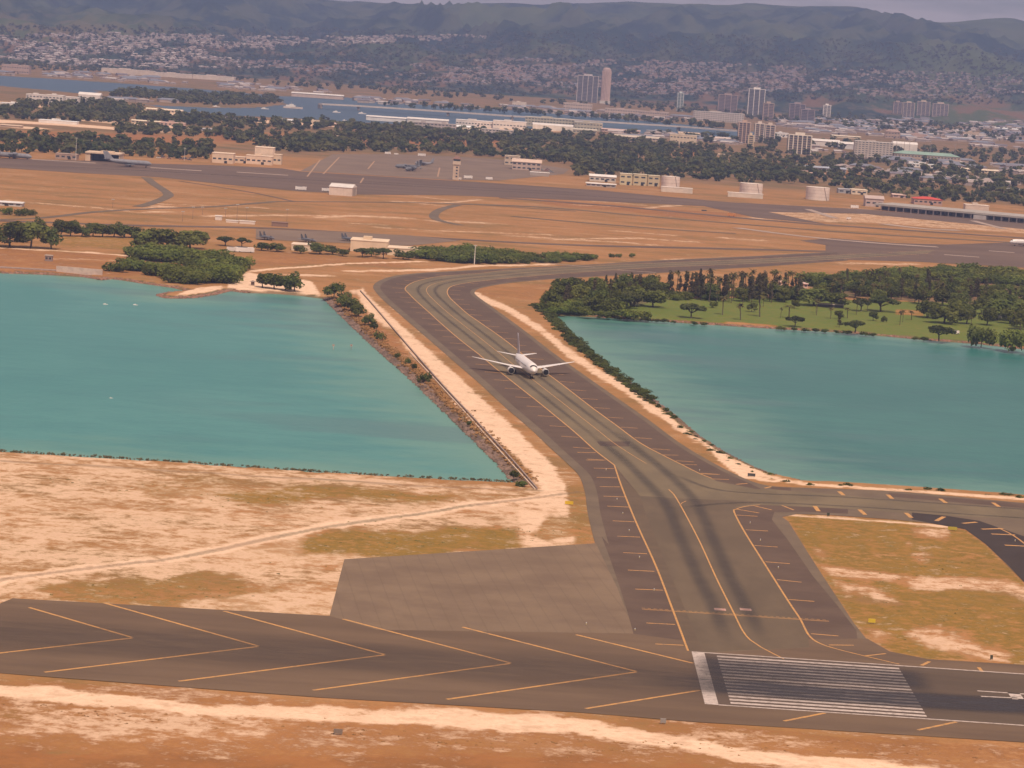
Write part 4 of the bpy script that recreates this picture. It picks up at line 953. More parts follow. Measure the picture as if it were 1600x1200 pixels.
# -- woods behind the ramp: front rows singly, the rest as one mass
WOODS = [([(-300, 232), (0, 240), (130, 244), (330, 250), (330, 226), (180, 222), (0, 212), (-300, 205)], 420), ([(0, 172), (230, 178), (420, 190), (560, 198), (560, 206), (420, 204), (200, 192), (0, 186)], 420), ([(30, 164), (160, 160), (220, 168), (220, 178), (30, 172)], 120),
         ([(180, 200), (420, 210), (560, 216), (560, 236), (440, 236), (330, 214), (180, 210)], 260), ([(420, 226), (540, 212), (720, 210), (800, 218), (940, 240), (940, 262), (790, 247), (640, 238), (430, 238)], 520), ([(560, 196), (720, 205), (900, 212), (1050, 228), (1050, 245), (800, 222), (560, 210)], 420),
         ([(890, 240), (1000, 238), (1150, 248), (1250, 270), (1260, 288), (1150, 286), (1040, 278), (900, 275)], 460), ([(1000, 226), (1150, 228), (1350, 248), (1600, 268), (1900, 285), (1900, 350), (1600, 322), (1400, 310), (1250, 288), (1100, 262)], 900), ([(950, 208), (1060, 220), (1200, 228), (1400, 240), (1600, 262), (1900, 290), (1900, 270), (1600, 240), (1400, 228), (1200, 218)], 520),
         ([(170, 150), (260, 160), (330, 165), (440, 162), (430, 155), (330, 149), (240, 144), (190, 145)], 360), ([(600, 162), (760, 172), (900, 180), (1060, 190), (1160, 200), (1160, 205), (1000, 191), (800, 177), (600, 166)], 330), ([(820, 160), (960, 168), (1100, 180), (1250, 195), (1420, 210), (1600, 225), (1600, 205), (1300, 180), (1000, 160)], 480),
         ([(-100, 100), (300, 120), (500, 140), (800, 160), (800, 150), (500, 128), (200, 108), (-100, 88)], 420)]
front = []
for i, (poly, n) in enumerate((([(0, 238), (130, 243), (330, 249), (330, 240), (150, 234), (0, 230)], 13), ([(440, 237), (640, 238), (790, 247), (790, 238), (600, 230), (440, 230)], 13), ([(890, 262), (1000, 272), (1150, 285), (1160, 270), (1000, 255), (890, 250)], 13))):
    for x, y, P in scatter_px(poly, n, 12, rv):
        plant('far', P, rv.uniform(9, 14), ('dark green tree in the wood edge behind the grey parked aircraft and hangar', 'dark green tree in the wood edge behind the parking apron', 'dark green tree in the wood edge behind the fuel tanks')[i], ('wood edge behind the hangar', 'wood edge behind the apron', 'wood edge behind the tanks')[i])
rs = np.random.default_rng(77)
far_v = []
for m_i in range(6):
    U = rs.uniform
    bl = [(U(-3.2, 3.2), U(-3.2, 3.2), U(2.2, 7.8), U(2.0, 3.4), U(2.0, 3.4), U(1.5, 2.6)) for i in range(7)]
    far_v.append(leaves(bl, 60, 1.9, rs, .35))
allV = []
for poly, n in WOODS:
    xs = [p[0] for p in poly]; ys_ = [p[1] for p in poly]
    Q = np.column_stack([rs.uniform(min(xs), max(xs), n * 4), rs.uniform(min(ys_), max(ys_), n * 4)])
    Q = Q[sdist(Q, poly) > 0][:int(n * .85)]
    for x, y in Q:
        P = GT(x, y)
        if P is None: continue
        v = far_v[rs.integers(6)]; a = rs.uniform(0, 6.28); s = rs.uniform(.7, 1.35)
        ca, sa = math.cos(a) * s, math.sin(a) * s
        allV.append(np.column_stack([v[:, 0] * ca - v[:, 1] * sa + P.x, v[:, 0] * sa + v[:, 1] * ca + P.y, v[:, 2] * s * rs.uniform(.8, 1.2) + P.z - .4]))
V = np.concatenate(allV)
wm = mat('woods_leaf', (.150, .140, .048), (.066, .080, .028), .035, .95, .40, .60)
translucent(wm)
tag(link('woods', leaf_mesh('woods', V, wm)), 'dark woodland spreading between the airfield, town and harbour', 'woods', kind='stuff')

# -- bank rocks and tufts
def rocks(name, line, n, lo, hi, size, m, label, side=1, zb=None):
    rs = np.random.default_rng(len(name) + n); L = np.array(line); seg = np.linalg.norm(np.diff(L, axis=0), axis=1); cum = np.r_[0, np.cumsum(seg)]
    base = np.array([(-1, -1, -1), (1, -1, -1), (1, 1, -1), (-1, 1, -1), (-.7, -.7, 1), (.7, -.7, 1), (.7, .7, 1), (-.7, .7, 1)], float)
    fq = np.array([(0, 3, 2, 1), (4, 5, 6, 7), (0, 1, 5, 4), (1, 2, 6, 5), (2, 3, 7, 6), (3, 0, 4, 7)])
    Vs = []; Fs = []
    for i in range(n):
        s = rs.uniform(0, cum[-1]); k = min(np.searchsorted(cum, s) - 1, len(seg) - 1); k = max(k, 0); t_ = (s - cum[k]) / seg[k]
        p = L[k] * (1 - t_) + L[k + 1] * t_; d = (L[k + 1] - L[k]) / seg[k]; nn_ = np.array([-d[1], d[0]]) * side
        off = rs.uniform(lo, hi); sz = size * rs.uniform(.5, 1.4)
        zz = np.interp(off, [0, 5, 7], [WZ, -.25, -.05])
        v = base * (sz * rs.uniform(.6, 1.2), sz * rs.uniform(.6, 1.2), sz * rs.uniform(.35, .7)) * rs.uniform(.75, 1.25, (8, 3))
        a = rs.uniform(0, 6.28); v = np.column_stack([v[:, 0] * math.cos(a) - v[:, 1] * math.sin(a), v[:, 0] * math.sin(a) + v[:, 1] * math.cos(a), v[:, 2]])
        Vs.append(v + np.array([p[0] + nn_[0] * off, p[1] + nn_[1] * off, zz])); Fs.append(fq + 8 * i)
    me = bpy.data.meshes.new(name); fill_mesh(me, np.concatenate(Vs), np.concatenate(Fs)); me.materials.append(m)
    tag(link(name, me), label, 'rocks', kind='stuff')
M_ROCK = mat('bank_rock', (.27, .175, .135), (.14, .095, .075), .12, .95)
i0 = 19; west_bank = LAG_W[i0:32]
rocks('bank_rocks', smooth(west_bank, 8), 2600, -.5, 3.0, .7, M_ROCK, 'grey boulders armouring the west bank of the causeway', 1)
rocks('bank_rocks', smooth(LAG_W[31:38], 10), 1500, -.3, 2.2, .5, mat('dark_bank_rock', (.17, .13, .115), (.09, .07, .06), .5, .95), 'dark stones along the south shore of the west lagoon', 1)
rocks('bank_rocks', smooth(LAG_E[0:10], 8), 900, -.2, 2.5, .5, M_ROCK, 'small stones along the east bank of the causeway', -1)
rocks('bank_rocks', smooth([LAG_E[i] for i in range(15, 23)], 8), 700, -.2, 2.5, .6, mat('red_bank_rock', (.33, .18, .13), (.2, .11, .08), .5, .95), 'reddish stones below the golf lawn', -1)
rocks('bank_rocks', smooth(LAG_W[2:17], 8), 900, -.2, 2.6, .7, mat('red_bank_rock', (.33, .18, .13)), 'reddish stones along the north shore of the west lagoon', 1)
def tufts(name, line, n, wd, size, m, label):
    rs = np.random.default_rng(n); L = np.array(line); k = rs.integers(0, len(L) - 1, n); t_ = rs.uniform(0, 1, n)[:, None]
    c = L[k] * (1 - t_) + L[k + 1] * t_ + rs.normal(size=(n, 2)) * wd
    bl = []
    Vs = []
    for i in range(n):
        sz = size * rs.uniform(.5, 1.5)
        Vs.append(leaves([(0, 0, sz * .3, sz, sz, sz * .5)], 14, sz * .5, rs, .4) + np.array([c[i, 0], c[i, 1], -.25]))
    tag(link(name, leaf_mesh(name, np.concatenate(Vs), m)), label, 'weeds', kind='stuff')
M_WEED = mat('weed_leaf', (.24, .18, .06), (.15, .13, .04), .2, .95)
M_DRYW = mat('dry_weed', (.33, .17, .065), (.22, .12, .045), .2, .95)
tufts('shore_weeds', offset(smooth(LAG_W[31:36], 8), 3.0), 300, 1.0, .5, mat('shore_weed', (.13, .10, .05), (.08, .075, .035), .2, .95), 'low weeds along the south shore of the west lagoon')
tufts('bank_weeds', offset(smooth(west_bank, 8), 5.5), 1500, 1.7, .65, M_DRYW, 'dry weeds between the boulders and the wall')
tufts('field_weeds', GL([(60, 745), (250, 770), (420, 790), (560, 770), (700, 775), (520, 850), (620, 845), (760, 840), (860, 825), (300, 910), (150, 925), (420, 930)]), 420, 7, .34, M_WEED, 'scattered weeds on the pale coral field')
tufts('verge_weeds', GL([(0, 1100), (200, 1120), (420, 1130), (700, 1160), (950, 1170), (1150, 1160), (1400, 1175), (1600, 1185)]), 380, 4, .32, M_DRYW, 'scattered dry weeds south of the runway')
tufts('island_weeds', GL([(1290, 830), (1400, 850), (1520, 880), (1400, 900), (1360, 950), (1500, 960), (1600, 1000), (1420, 1010)]), 260, 7, .3, M_WEED, 'scattered weeds on the grass island between taxiways')
# ------------------------------------------------------------------ aircraft
M_WHITE = mat('white_aircraft_paint', (.80, .74, .71), (.74, .68, .66), .5, .35, spec=.5, obj=True)
M_GREYP = mat('grey_aircraft_paint', (.27, .26, .28), (.21, .20, .22), .5, .5, obj=True)
M_DKGREY = mat('dark_grey_aircraft_paint', (.17, .17, .19), (.13, .13, .15), .5, .5, obj=True)
M_METAL = mat('bare_metal', (.55, .53, .52), (.45, .43, .42), 2, .3, metal=.8)
M_BLACK = mat('black_gloss', (.012, .012, .014), (.02, .02, .022), 2, .25)
M_RUB = mat('gear_rubber', (.02, .02, .02), (.03, .03, .03), 2, .9)
def airfoil(c0, chord, thick, axis='z', n=12):
    """ring of a wing section: leading edge at c0, chord along +y"""
    out = []
    for i in range(n):
        q = 2 * math.pi * i / n; xx = (1 - math.cos(q)) / 2
        yt = thick * chord * 2.6 * (math.sqrt(max(xx, 0)) * .34 - xx * .20 - xx * xx * .14 + .0) * (1 if q <= math.pi else -.75)
        if axis == 'z': out.append((c0[0], c0[1] + xx * chord, c0[2] + yt))
        else: out.append((c0[0] + yt, c0[1] + xx * chord, c0[2]))
    return out
def lerp3(a, b, t): return tuple(x + (y - x) * t for x, y in zip(a, b))
def fuselage(L, r, zc, nose=.11, tail=.33, up=.6, n=28):
    mb = MB(); rs_ = []
    for k in range(27):
        s = k / 26; s = s ** 1.0
        y = L * s
        if s < nose: f = math.sin(min(1, (s / nose)) * math.pi / 2) ** .62 if s > 0 else .02
        elif s > 1 - tail: q = (s - 1 + tail) / tail; f = max(.05, 1 - q ** 1.7 * .95)
        else: f = 1
        dz = -r * .22 * (1 - min(1, s / nose)) ** 1.5 + (r * up * ((s - 1 + tail) / tail) ** 1.6 if s > 1 - tail else 0)
        rs_.append([(r * f * math.cos(2 * math.pi * i / n), y, zc + dz + r * f * 1.03 * math.sin(2 * math.pi * i / n)) for i in range(n)])
    mb.rings([q[::-1] for q in rs_]); return mb
def make_airliner(P, rz, label, name='airliner', s=1.0, tailmat=None):
    o = empty(name, P, rz); o.scale = (s, s, s)
    r, zc, L = 2.52, 4.55, 54.0
    fu = obj('fuselage', fuselage(L, r, zc), M_WHITE, o, smooth=True)
    mb = MB()
    for k in range(-3, 3):                           # cockpit panes
        a0 = math.pi / 2 + k * .27 + .02; a1 = a0 + .23
        rr = r * .80
        mb.add([(rr * math.cos(a0) * .93, 1.95, zc - .25 + rr * .60), (rr * math.cos(a1) * .93, 1.95, zc - .25 + rr * .60), (rr * math.cos(a1) * 1.0, 2.75, zc + rr * .88), (rr * math.cos(a0) * 1.0, 2.75, zc + rr * .88)], [(0, 1, 2, 3)])
    mb2 = MB()
    mb2.rings([[(x, y0, zz) for x, zz in [(r * f * math.cos(a), zc + dz + r * f * 1.03 * math.sin(a)) for a in np.linspace(.72, math.pi - .72, 11)]] + [(x * .9, y0, zz - .15) for x, zz in [(r * f * math.cos(a), zc + dz + r * f * 1.03 * math.sin(a)) for a in np.linspace(.72, math.pi - .72, 11)]][::-1] for y0, f, dz in ((2.0, .755, -.27), (2.75, .835, -.235))])
    cw = obj('cockpit_window', mb2, M_BLACK, fu); cw.scale = (1.015, 1, 1.012); cw.location = (0, -.03, -.03)
    for sd in (-1, 1):
        mb = MB()
        for k in range(38):
            y = 7.5 + k * .98
            if 24 < y < 25: continue
            x = sd * (r + .02) * .985; zz = zc + .45
            mb.add([(x, y, zz), (x, y + .32, zz), (x * .993, y + .32, zz + .45), (x * .993, y, zz + .45)], [(0, 1, 2, 3)])
        obj('cabin_windows', mb, M_BLACK, fu)
        wg = MB(); st = [((sd * 1.6, 16.5, 3.1), 11.2, .12), ((sd * 7.6, 20.6, 3.65), 7.6, .11), ((sd * 23.6, 31.6, 5.75), 2.1, .10)]
        secs = []
        for (c0, ch, th), (c1, ch1, th1) in zip(st[:-1], st[1:]):
            for t_ in np.linspace(0, 1, 5)[(1 if secs else 0):]: secs.append(airfoil(lerp3(c0, c1, t_), ch + (ch1 - ch) * t_, th + (th1 - th) * t_))
        wg.rings(secs); wing = obj('wing', wg, M_WHITE, o, smooth=True)
        fl = MB()
        for xx in (5.2, 11, 16.5):
            t_ = (xx - 1.6) / 22; yy = 16.5 + 15.1 * t_ + (11.2 - 9.1 * t_) * .62
            fl.tube((sd * xx, yy, 2.75 + 2.5 * t_), (sd * xx, yy + 4.2, 2.75 + 2.5 * t_), .32, .06, 8)
        obj('flap_fairing', fl, M_WHITE, wing)
        en = MB(); ex, ey, ez = sd * 7.9, 15.0, 2.15
        prof = [(1.02, .0), (1.30, -.12), (1.50, .25), (1.56, 1.3), (1.5, 2.8), (1.18, 4.3), (.75, 5.4), (.35, 6.2)]
        en.rings([[(ex + q * math.cos(2 * math.pi * i / 24), ey + yy, ez + q * math.sin(2 * math.pi * i / 24)) for i in range(24)] for q, yy in prof], True)
        e_o = obj('engine', en, M_WHITE, o, smooth=True)
        li = MB(); li.rings([[(ex + q * math.cos(2 * math.pi * i / 24), ey + yy, ez + q * math.sin(2 * math.pi * i / 24)) for i in range(24)] for q, yy in ((1.20, -.03), (1.33, -.17), (1.47, .10), (1.535, .32), (1.2, .3))], False)
        obj('intake_lip', li, M_METAL, e_o, smooth=True)
        fa = MB(); fa.rings([[(ex + q * math.cos(2 * math.pi * i / 24), ey + yy, ez + q * math.sin(2 * math.pi * i / 24)) for i in range(24)] for q, yy in ((1.24, -.10), (.95, -.13), (.35, -.16), (.05, -.3))])
        obj('fan', fa, M_BLACK, e_o)
        py_ = MB(); py_.rings([[(ex - .2, 15.8, ez + 1.4), (ex + .2, 15.8, ez + 1.4), (ex + .2, 21.5, ez + .9), (ex - .2, 21.5, ez + .9)], [(ex - .2, 19.2, 3.75), (ex + .2, 19.2, 3.75), (ex + .2, 24, 3.4), (ex - .2, 24, 3.4)]])
        obj('pylon', py_, M_WHITE, e_o)
        hs = MB(); hs.rings([airfoil(lerp3((sd * .6, 45.6, 5.75), (sd * 9.2, 51.6, 6.7), t_), 6.4 - 4.2 * t_, .10) for t_ in np.linspace(0, 1, 4)])
        obj('tailplane', hs, M_WHITE, o, smooth=True)
    fn = MB(); fn.rings([airfoil(lerp3((0, 42.5, 6.3), (0, 51.6, 15.7), t_), 9.2 - 6.2 * t_, .10, 'x') for t_ in np.linspace(0, 1, 5)])
    obj('fin', fn, tailmat or mat('tail_paint', (.40, .34, .36), (.34, .29, .32), .5, .4), o, smooth=True)
    for gx, gy, nw in ((0, 6.2, 1), (-4.6, 27.5, 2), (4.6, 27.5, 2)):
        lg = MB(); lg.tube((gx, gy, .55), (gx * .9, gy, 2.8), .18, .22, 8)
        g_o = obj('landing_gear', lg, M_METAL, o)
        for yy in ((0,) if nw == 1 else (-.7, .7)):
            for dx in (-.35, .35) if nw == 1 else (-.55, .55):
                wl = MB(); wl.tube((gx + dx - .19, gy + yy, .56), (gx + dx + .19, gy + yy, .56), .56, .56, 14)
                obj('wheel', wl, M_RUB, g_o)
    return tag(o, label, 'airplane')
hd = Vector(YC[0]); 
pc = min(range(len(YC)), key=lambda i: abs(YC[i][1] - 1401)); dv = Vector(YC[min(pc + 4, len(YC) - 1)]) - Vector(YC[pc - 4])
if dv.y > 0: dv = -dv
ang = math.atan2(dv.y, dv.x) + math.pi / 2           # local -Y (nose) points along dv
nose = Vector(YC[pc]) + dv.normalized() * 27
make_airliner((nose.x, nose.y, .07), ang, 'white twin-engine airliner taxiing along the causeway towards the runway')
pr = G(1577, 384)
make_airliner((pr.x, pr.y, .15), rad(-72), 'white jet nosing into the picture at the far right behind the golf trees', 'airliner', .82)

def make_transport(P, rz, label, m, L=40., span=44., r=2.1, high=True, s=1.0, eng=4, ttail=False, name='transport_plane'):
    o = empty(name, P, rz); o.scale = (s, s, s)
    zc = r * 1.35 if high else r * 1.9
    obj('fuselage', fuselage(L, r, zc, .12, .38, .75, 16), m, o, smooth=True)
    wz = zc + r * (.85 if high else -.5)
    for sd in (-1, 1):
        sw = 0.02 if high and not ttail else .5
        wg = MB(); wg.rings([airfoil(lerp3((sd * r * .5, L * .34, wz), (sd * span / 2, L * .34 + span / 2 * sw, wz + (0 if high else 2)), t_), L * .17 * (1 - .55 * t_), .13) for t_ in np.linspace(0, 1, 4)])
        obj('wing', wg, m, o, smooth=True)
        for k in range(eng // 2):
            xx = sd * span * (.14 + .13 * k); yy = L * .34 + abs(xx) * sw
            en = MB(); en.tube((xx, yy - L * .07, wz - r * .35), (xx, yy + L * .04, wz - r * .3), r * .32, r * .2, 12); obj('engine', en, M_DKGREY, o)
        hs = MB(); tz = zc + r * (3.9 if ttail else .9); hs.rings([airfoil(lerp3((sd * .2, L * (.92 if ttail else .86), tz), (sd * span * .18, L * .95, tz + .2), t_), L * .1 * (1 - .5 * t_), .11) for t_ in (0, 1)]); obj('tailplane', hs, m, o)
    fn = MB(); fn.rings([airfoil(lerp3((0, L * .78, zc + r * .6), (0, L * .93, zc + r * 4.0), t_), L * .2 * (1 - .5 * t_), .1, 'x') for t_ in (0, 1)]); obj('fin', fn, m, o)
    for gx, gy in ((0, L * .12), (-r * .8, L * .45), (r * .8, L * .45)):
        lg = MB(); lg.tube((gx, gy, .5), (gx, gy, zc), .25, .25, 6); lg.tube((gx - .4, gy, .55), (gx + .4, gy, .55), .55, .55, 10); obj('landing_gear', lg, M_RUB, o)
    return tag(o, label, 'airplane')
def make_fighter(P, rz, label, s=1.0):
    o = empty('fighter_jet', P, rz); o.scale = (s, s, s); L = 18
    fu = obj('fuselage', fuselage(L, 1.0, 1.9, .28, .2, .1, 14), M_DKGREY, o, smooth=True)
    cn_ = MB(); cn_.lathe([(.02, 3.2), (.35, 3.05), (.5, 2.7), (.55, 2.4)], 12, 0, 0); c_o = obj('canopy', cn_, M_BLACK, fu); c_o.location = (0, 5, 0); c_o.scale = (1, 3, 1)
    for sd in (-1, 1):
        inn = MB(); inn.box(sd * .6, sd * 1.9, 5.5, 16.5, 1.2, 2.6); obj('engine', inn, M_DKGREY, o)
        wg = MB(); wg.rings([airfoil(lerp3((sd * 1.2, 7.5, 2.2), (sd * 6.5, 12.2, 2.1), t_), 7 - 5 * t_, .06) for t_ in (0, 1)]); obj('wing', wg, M_DKGREY, o)
        hs = MB(); hs.rings([airfoil(lerp3((sd * 1.6, 15, 1.9), (sd * 4.3, 17.3, 1.9), t_), 3.4 - 2 * t_, .06) for t_ in (0, 1)]); obj('tailplane', hs, M_DKGREY, o)
        fn = MB(); fn.rings([airfoil(lerp3((sd * 1.7, 13.2, 2.5), (sd * 1.8, 15.8, 5.6), t_), 3.6 - 2 * t_, .07, 'x') for t_ in (0, 1)]); obj('fin', fn, M_DKGREY, o)
    for gx, gy in ((0, 4), (-1.2, 11), (1.2, 11)):
        lg = MB(); lg.tube((gx, gy, .35), (gx, gy, 1.8), .1, .1, 6); lg.tube((gx - .15, gy, .38), (gx + .15, gy, .38), .38, .38, 10); obj('landing_gear', lg, M_RUB, o)
    return tag(o, label, 'airplane')
def at(px, py, z=.2):
    p = G(px, py); return (p.x, p.y, z)
make_transport(at(634, 268), rad(-18), 'dark grey transport plane facing us on the parking apron', M_DKGREY, 40, 44, 2.2, True, .9, 4, True)
make_transport(at(617, 263), rad(-60), 'dark grey transport plane parked behind the one facing us on the apron', M_DKGREY, 36, 42, 2.1, True, .9, 4, True)
make_transport(at(648, 258), rad(-60), 'smaller grey transport plane at the back of the parking apron', M_GREYP, 30, 40, 2.0, True, .8, 4)
make_transport(at(237, 263), rad(88), 'grey tanker jet seen side-on in front of the open hangar', M_GREYP, 41, 40, 2.0, False, 1.15, 4)
make_transport(at(50, 250), rad(80), 'grey transport jet parked at the far left of the ramp', M_GREYP, 40, 40, 2.3, True, 1.0, 4, True)
make_transport(at(22, 248), rad(75), 'grey transport jet behind another at the far left edge of the ramp', M_GREYP, 40, 40, 2.3, True, 1.0, 4, True)
make_fighter(at(429, 377), rad(40), 'grey fighter jet on the small apron, leftmost of three', .95)
make_fighter(at(494, 381), rad(40), 'grey fighter jet on the small apron, middle of three', .95)
make_fighter(at(560, 379), rad(50), 'grey fighter jet on the small apron beside the tan sheds', .9)
# ------------------------------------------------------------------ buildings
CM = {}
def cmat(c, rough=.85):
    key = tuple(round(x, 2) for x in c)
    if key not in CM: CM[key] = mat('render_%02d_%02d_%02d' % tuple(int(x * 99) for x in c), c, tuple(x * .84 for x in c), .12, rough, obj=True)
    return CM[key]
M_GLASS = mat('window_glass', (.035, .04, .05), (.06, .065, .075), .4, .3)
M_DARKIN = mat('dark_interior', (.03, .027, .028), (.045, .04, .04), .4, .9)
def base(x0, x1, yb):
    P = GT((x0 + x1) / 2, yb); return P, mpp(P)
def box_building(name, label, cat, x0, x1, yb, yt, depth, wall, roof=None, floors=2, style='flat', yaw=0.0, group=None, front=.0):
    P, k = base(x0, x1, yb); W = (x1 - x0) * k; Hh = (yb - yt) * k
    o = empty(name, P, yaw)
    roof = roof or tuple(min(.85, c * 1.25) for c in wall)
    hw = Hh * (.72 if style in ('gable', 'hip') else 1.0)
    mb = MB(); mb.box(-W / 2, W / 2, 0, depth, -3, hw); obj('wall', mb, cmat(wall), o)
    mb = MB()
    if style == 'gable': mb.gable(-W / 2, W / 2, 0, depth, hw + .01, Hh, .8)
    elif style == 'hip': mb.hip(-W / 2, W / 2, 0, depth, hw + .01, Hh, .8)
    elif style == 'curve':
        n = 9; pr_ = [(depth * i / (n - 1), hw + .02 + Hh * .28 * math.sin(math.pi * i / (n - 1))) for i in range(n)]
        mb.rings([[(x, y, zz) for y, zz in pr_] + [(x, depth / 2, hw + .01)] for x in (-W / 2 - .6, W / 2 + .6)])
    else:
        mb.box(-W / 2 - .3, W / 2 + .3, -.3, depth + .3, hw, hw + .5)
    r_o = obj('roof', mb, cmat(roof), o)
    if style == 'flat' and W > 24:
        mb = MB(); mb.box(-W * .18, W * .05, depth * .3, depth * .6, hw + .5, hw + 2.6); obj('plant_room', mb, cmat(tuple(c * .9 for c in wall)), r_o)
    fh = hw / max(floors, 1)
    for f in range(floors):
        if hw < 2.2: break
        mb = MB(); z0 = f * fh + fh * .38; nb = max(2, int(W / 5)); bw = W / nb
        for i in range(nb):
            xa = -W / 2 + i * bw + bw * .16
            mb.box(xa, xa + bw * .6, -.10, .4, z0, z0 + min(fh * .36, 1.6))
        obj('window_row', mb, M_GLASS, o)['kind'] = 'stuff'
    if floors >= 1 and W > 12:
        mb = MB(); mb.box(W * .08, W * .08 + 3, -.14, .3, 0, min(2.6, hw * .7)); obj('door', mb, M_DARKIN, o)
    return tag(o, label, cat, group)
def tower(label, x0, x1, yb, yt, depth, wall, pier, npier=4, cap=None, band=True, group=None, name='apartment_tower', prnd=.8):
    P, k = base(x0, x1, yb); W = (x1 - x0) * k; Hh = (yb - yt) * k
    o = empty(name, P)
    mb = MB(); mb.box(-W / 2, W / 2, 0, depth, -4, Hh); obj('wall', mb, cmat(wall), o)
    nf = max(6, int(Hh / 3.3)); fh = Hh / nf
    if band:
        for f in range(nf):
            mb = MB(); mb.box(-W / 2 - .15, W / 2 + .15, -.15, depth + .15, f * fh + fh * .35, f * fh + fh * .8)
            obj('window_row', mb, M_GLASS, o)
    for i in range(npier):
        xa = -W / 2 + (W - prnd * 2) * (i / max(1, npier - 1)) if npier > 1 else -prnd
        pw = prnd * 2
        mb = MB(); mb.box(xa, xa + pw, -1.3, .5, -4, Hh + (1.5 if i % 2 == 0 else 0)); obj('pier', mb, cmat(pier), o)
    mb = MB(); mb.box(-W / 2 - .4, W / 2 + .4, -.6, depth + .4, Hh, Hh + 1.0); mb.box(-W * .2, W * .2, depth * .25, depth * .75, Hh + 1, Hh + 4.5); obj('roof', mb, cmat(cap or pier), o)
    return tag(o, label, 'tower', group)
BR, TN, WH, GY = (.30, .21, .195), (.50, .37, .30), (.80, .73, .68), (.34, .31, .32)
tower('wide grey slab high-rise just left of the round-topped tower', 900, 933, 160, 119, 20, (.23, .20, .21), (.55, .48, .46), 5)
P, k = base(938, 952, 162); W = 14 * k; Hh = 56 * k                  # the tallest tower with its rounded top
o = empty('rounded_tower', P)
mb = MB(); prf = [(1, -4), (1, Hh * .90), (.94, Hh * .945), (.78, Hh * .98), (.45, Hh), (.02, Hh + .4)]
mb.rings([[(W / 2 * f * math.cos(2 * math.pi * i / 20), 10 + 10 * f * math.sin(2 * math.pi * i / 20), zz) for i in range(20)] for f, zz in prf]); obj('wall', mb, cmat((.46, .32, .28)), o, smooth=False)
for i in range(9):
    a = math.pi + math.pi * (i + .5) / 9; x = W / 2 * math.cos(a); y = 10 + 10 * math.sin(a)
    mb = MB(); mb.box(x - .7, x + .7, y - .9, y + .6, -4, Hh * .9); obj('pier', mb, cmat((.60, .43, .37)), o)
mb = MB(); mb.box(-W / 2 - 2, W / 2 + 2, -3, 22, -4, 7); obj('podium', mb, cmat((.6, .55, .5)), o)
tag(o, 'tallest tan tower with a rounded white top beyond the harbour', 'tower')
for a in (('slim pale green tower standing alone on the far shore', 1057, 1067, 174, 146, 16, (.34, .39, .38), (.58, .60, .57), 3),
          ('broad brown slab tower left of the white finned tower', 1121, 1151, 177, 149, 18, BR, (.42, .31, .28), 4),
          ('white tower with tall white fins, brightest on the far shore', 1167, 1193, 183, 140, 18, (.22, .19, .20), WH, 4),
          ('tan tower close behind the white finned tower', 1191, 1208, 188, 162, 18, (.33, .23, .21), TN, 3),
          ('purplish brown tower with a pale roof, left of a twin', 1232, 1257, 189, 163, 18, (.24, .18, .19), (.36, .28, .28), 4),
          ('purplish brown lower tower in front of its taller twin', 1250, 1272, 193, 172, 18, (.24, .18, .19), (.36, .28, .28), 3),
          ('single narrow white tower right of the purplish twins', 1285, 1297, 187, 165, 16, (.5, .43, .38), WH, 3),
          ('leftmost tan tower in the hillside row of four', 1395, 1409, 178, 160, 16, (.33, .24, .23), TN, 3),
          ('second tan tower from the left in the hillside row of four', 1410, 1428, 183, 161, 16, (.36, .26, .24), (.58, .45, .37), 4),
          ('third tan tower from the left in the hillside row of four', 1432, 1452, 182, 160, 16, (.36, .26, .24), (.58, .45, .37), 4),
          ('rightmost and widest tan tower in the hillside row of four', 1456, 1481, 182, 163, 16, (.36, .26, .24), (.56, .43, .36), 5),
          ('brown and tan tower block by the end of the harbour', 1152, 1171, 224, 192, 16, (.32, .21, .18), (.54, .38, .30), 4),
          ('middle tan tower by the end of the harbour with white edges', 1178, 1193, 222, 194, 16, (.40, .29, .24), (.70, .58, .50), 3),
          ('right tan tower by the end of the harbour', 1194, 1210, 223, 196, 16, (.40, .29, .24), (.66, .53, .45), 3),
          ('slim yellowish block in front of the harbour-end towers', 1168, 1177, 230, 212, 12, (.56, .42, .28), (.66, .52, .36), 2),
          ('white and brown finned tower in the trees below the harbour end', 1230, 1267, 241, 212, 18, (.28, .20, .16), (.74, .64, .54), 6)):
    tower(*a)
box_building('slab_block', 'large pale slab block with many floors among the trees', 'building', 1334, 1394, 248, 222, 18, (.55, .46, .40), WH, 8)
box_building('slab_block', 'long white many-storey building below the brown slab tower', 'building', 1083, 1162, 190, 176, 18, (.58, .50, .46), WH, 5)
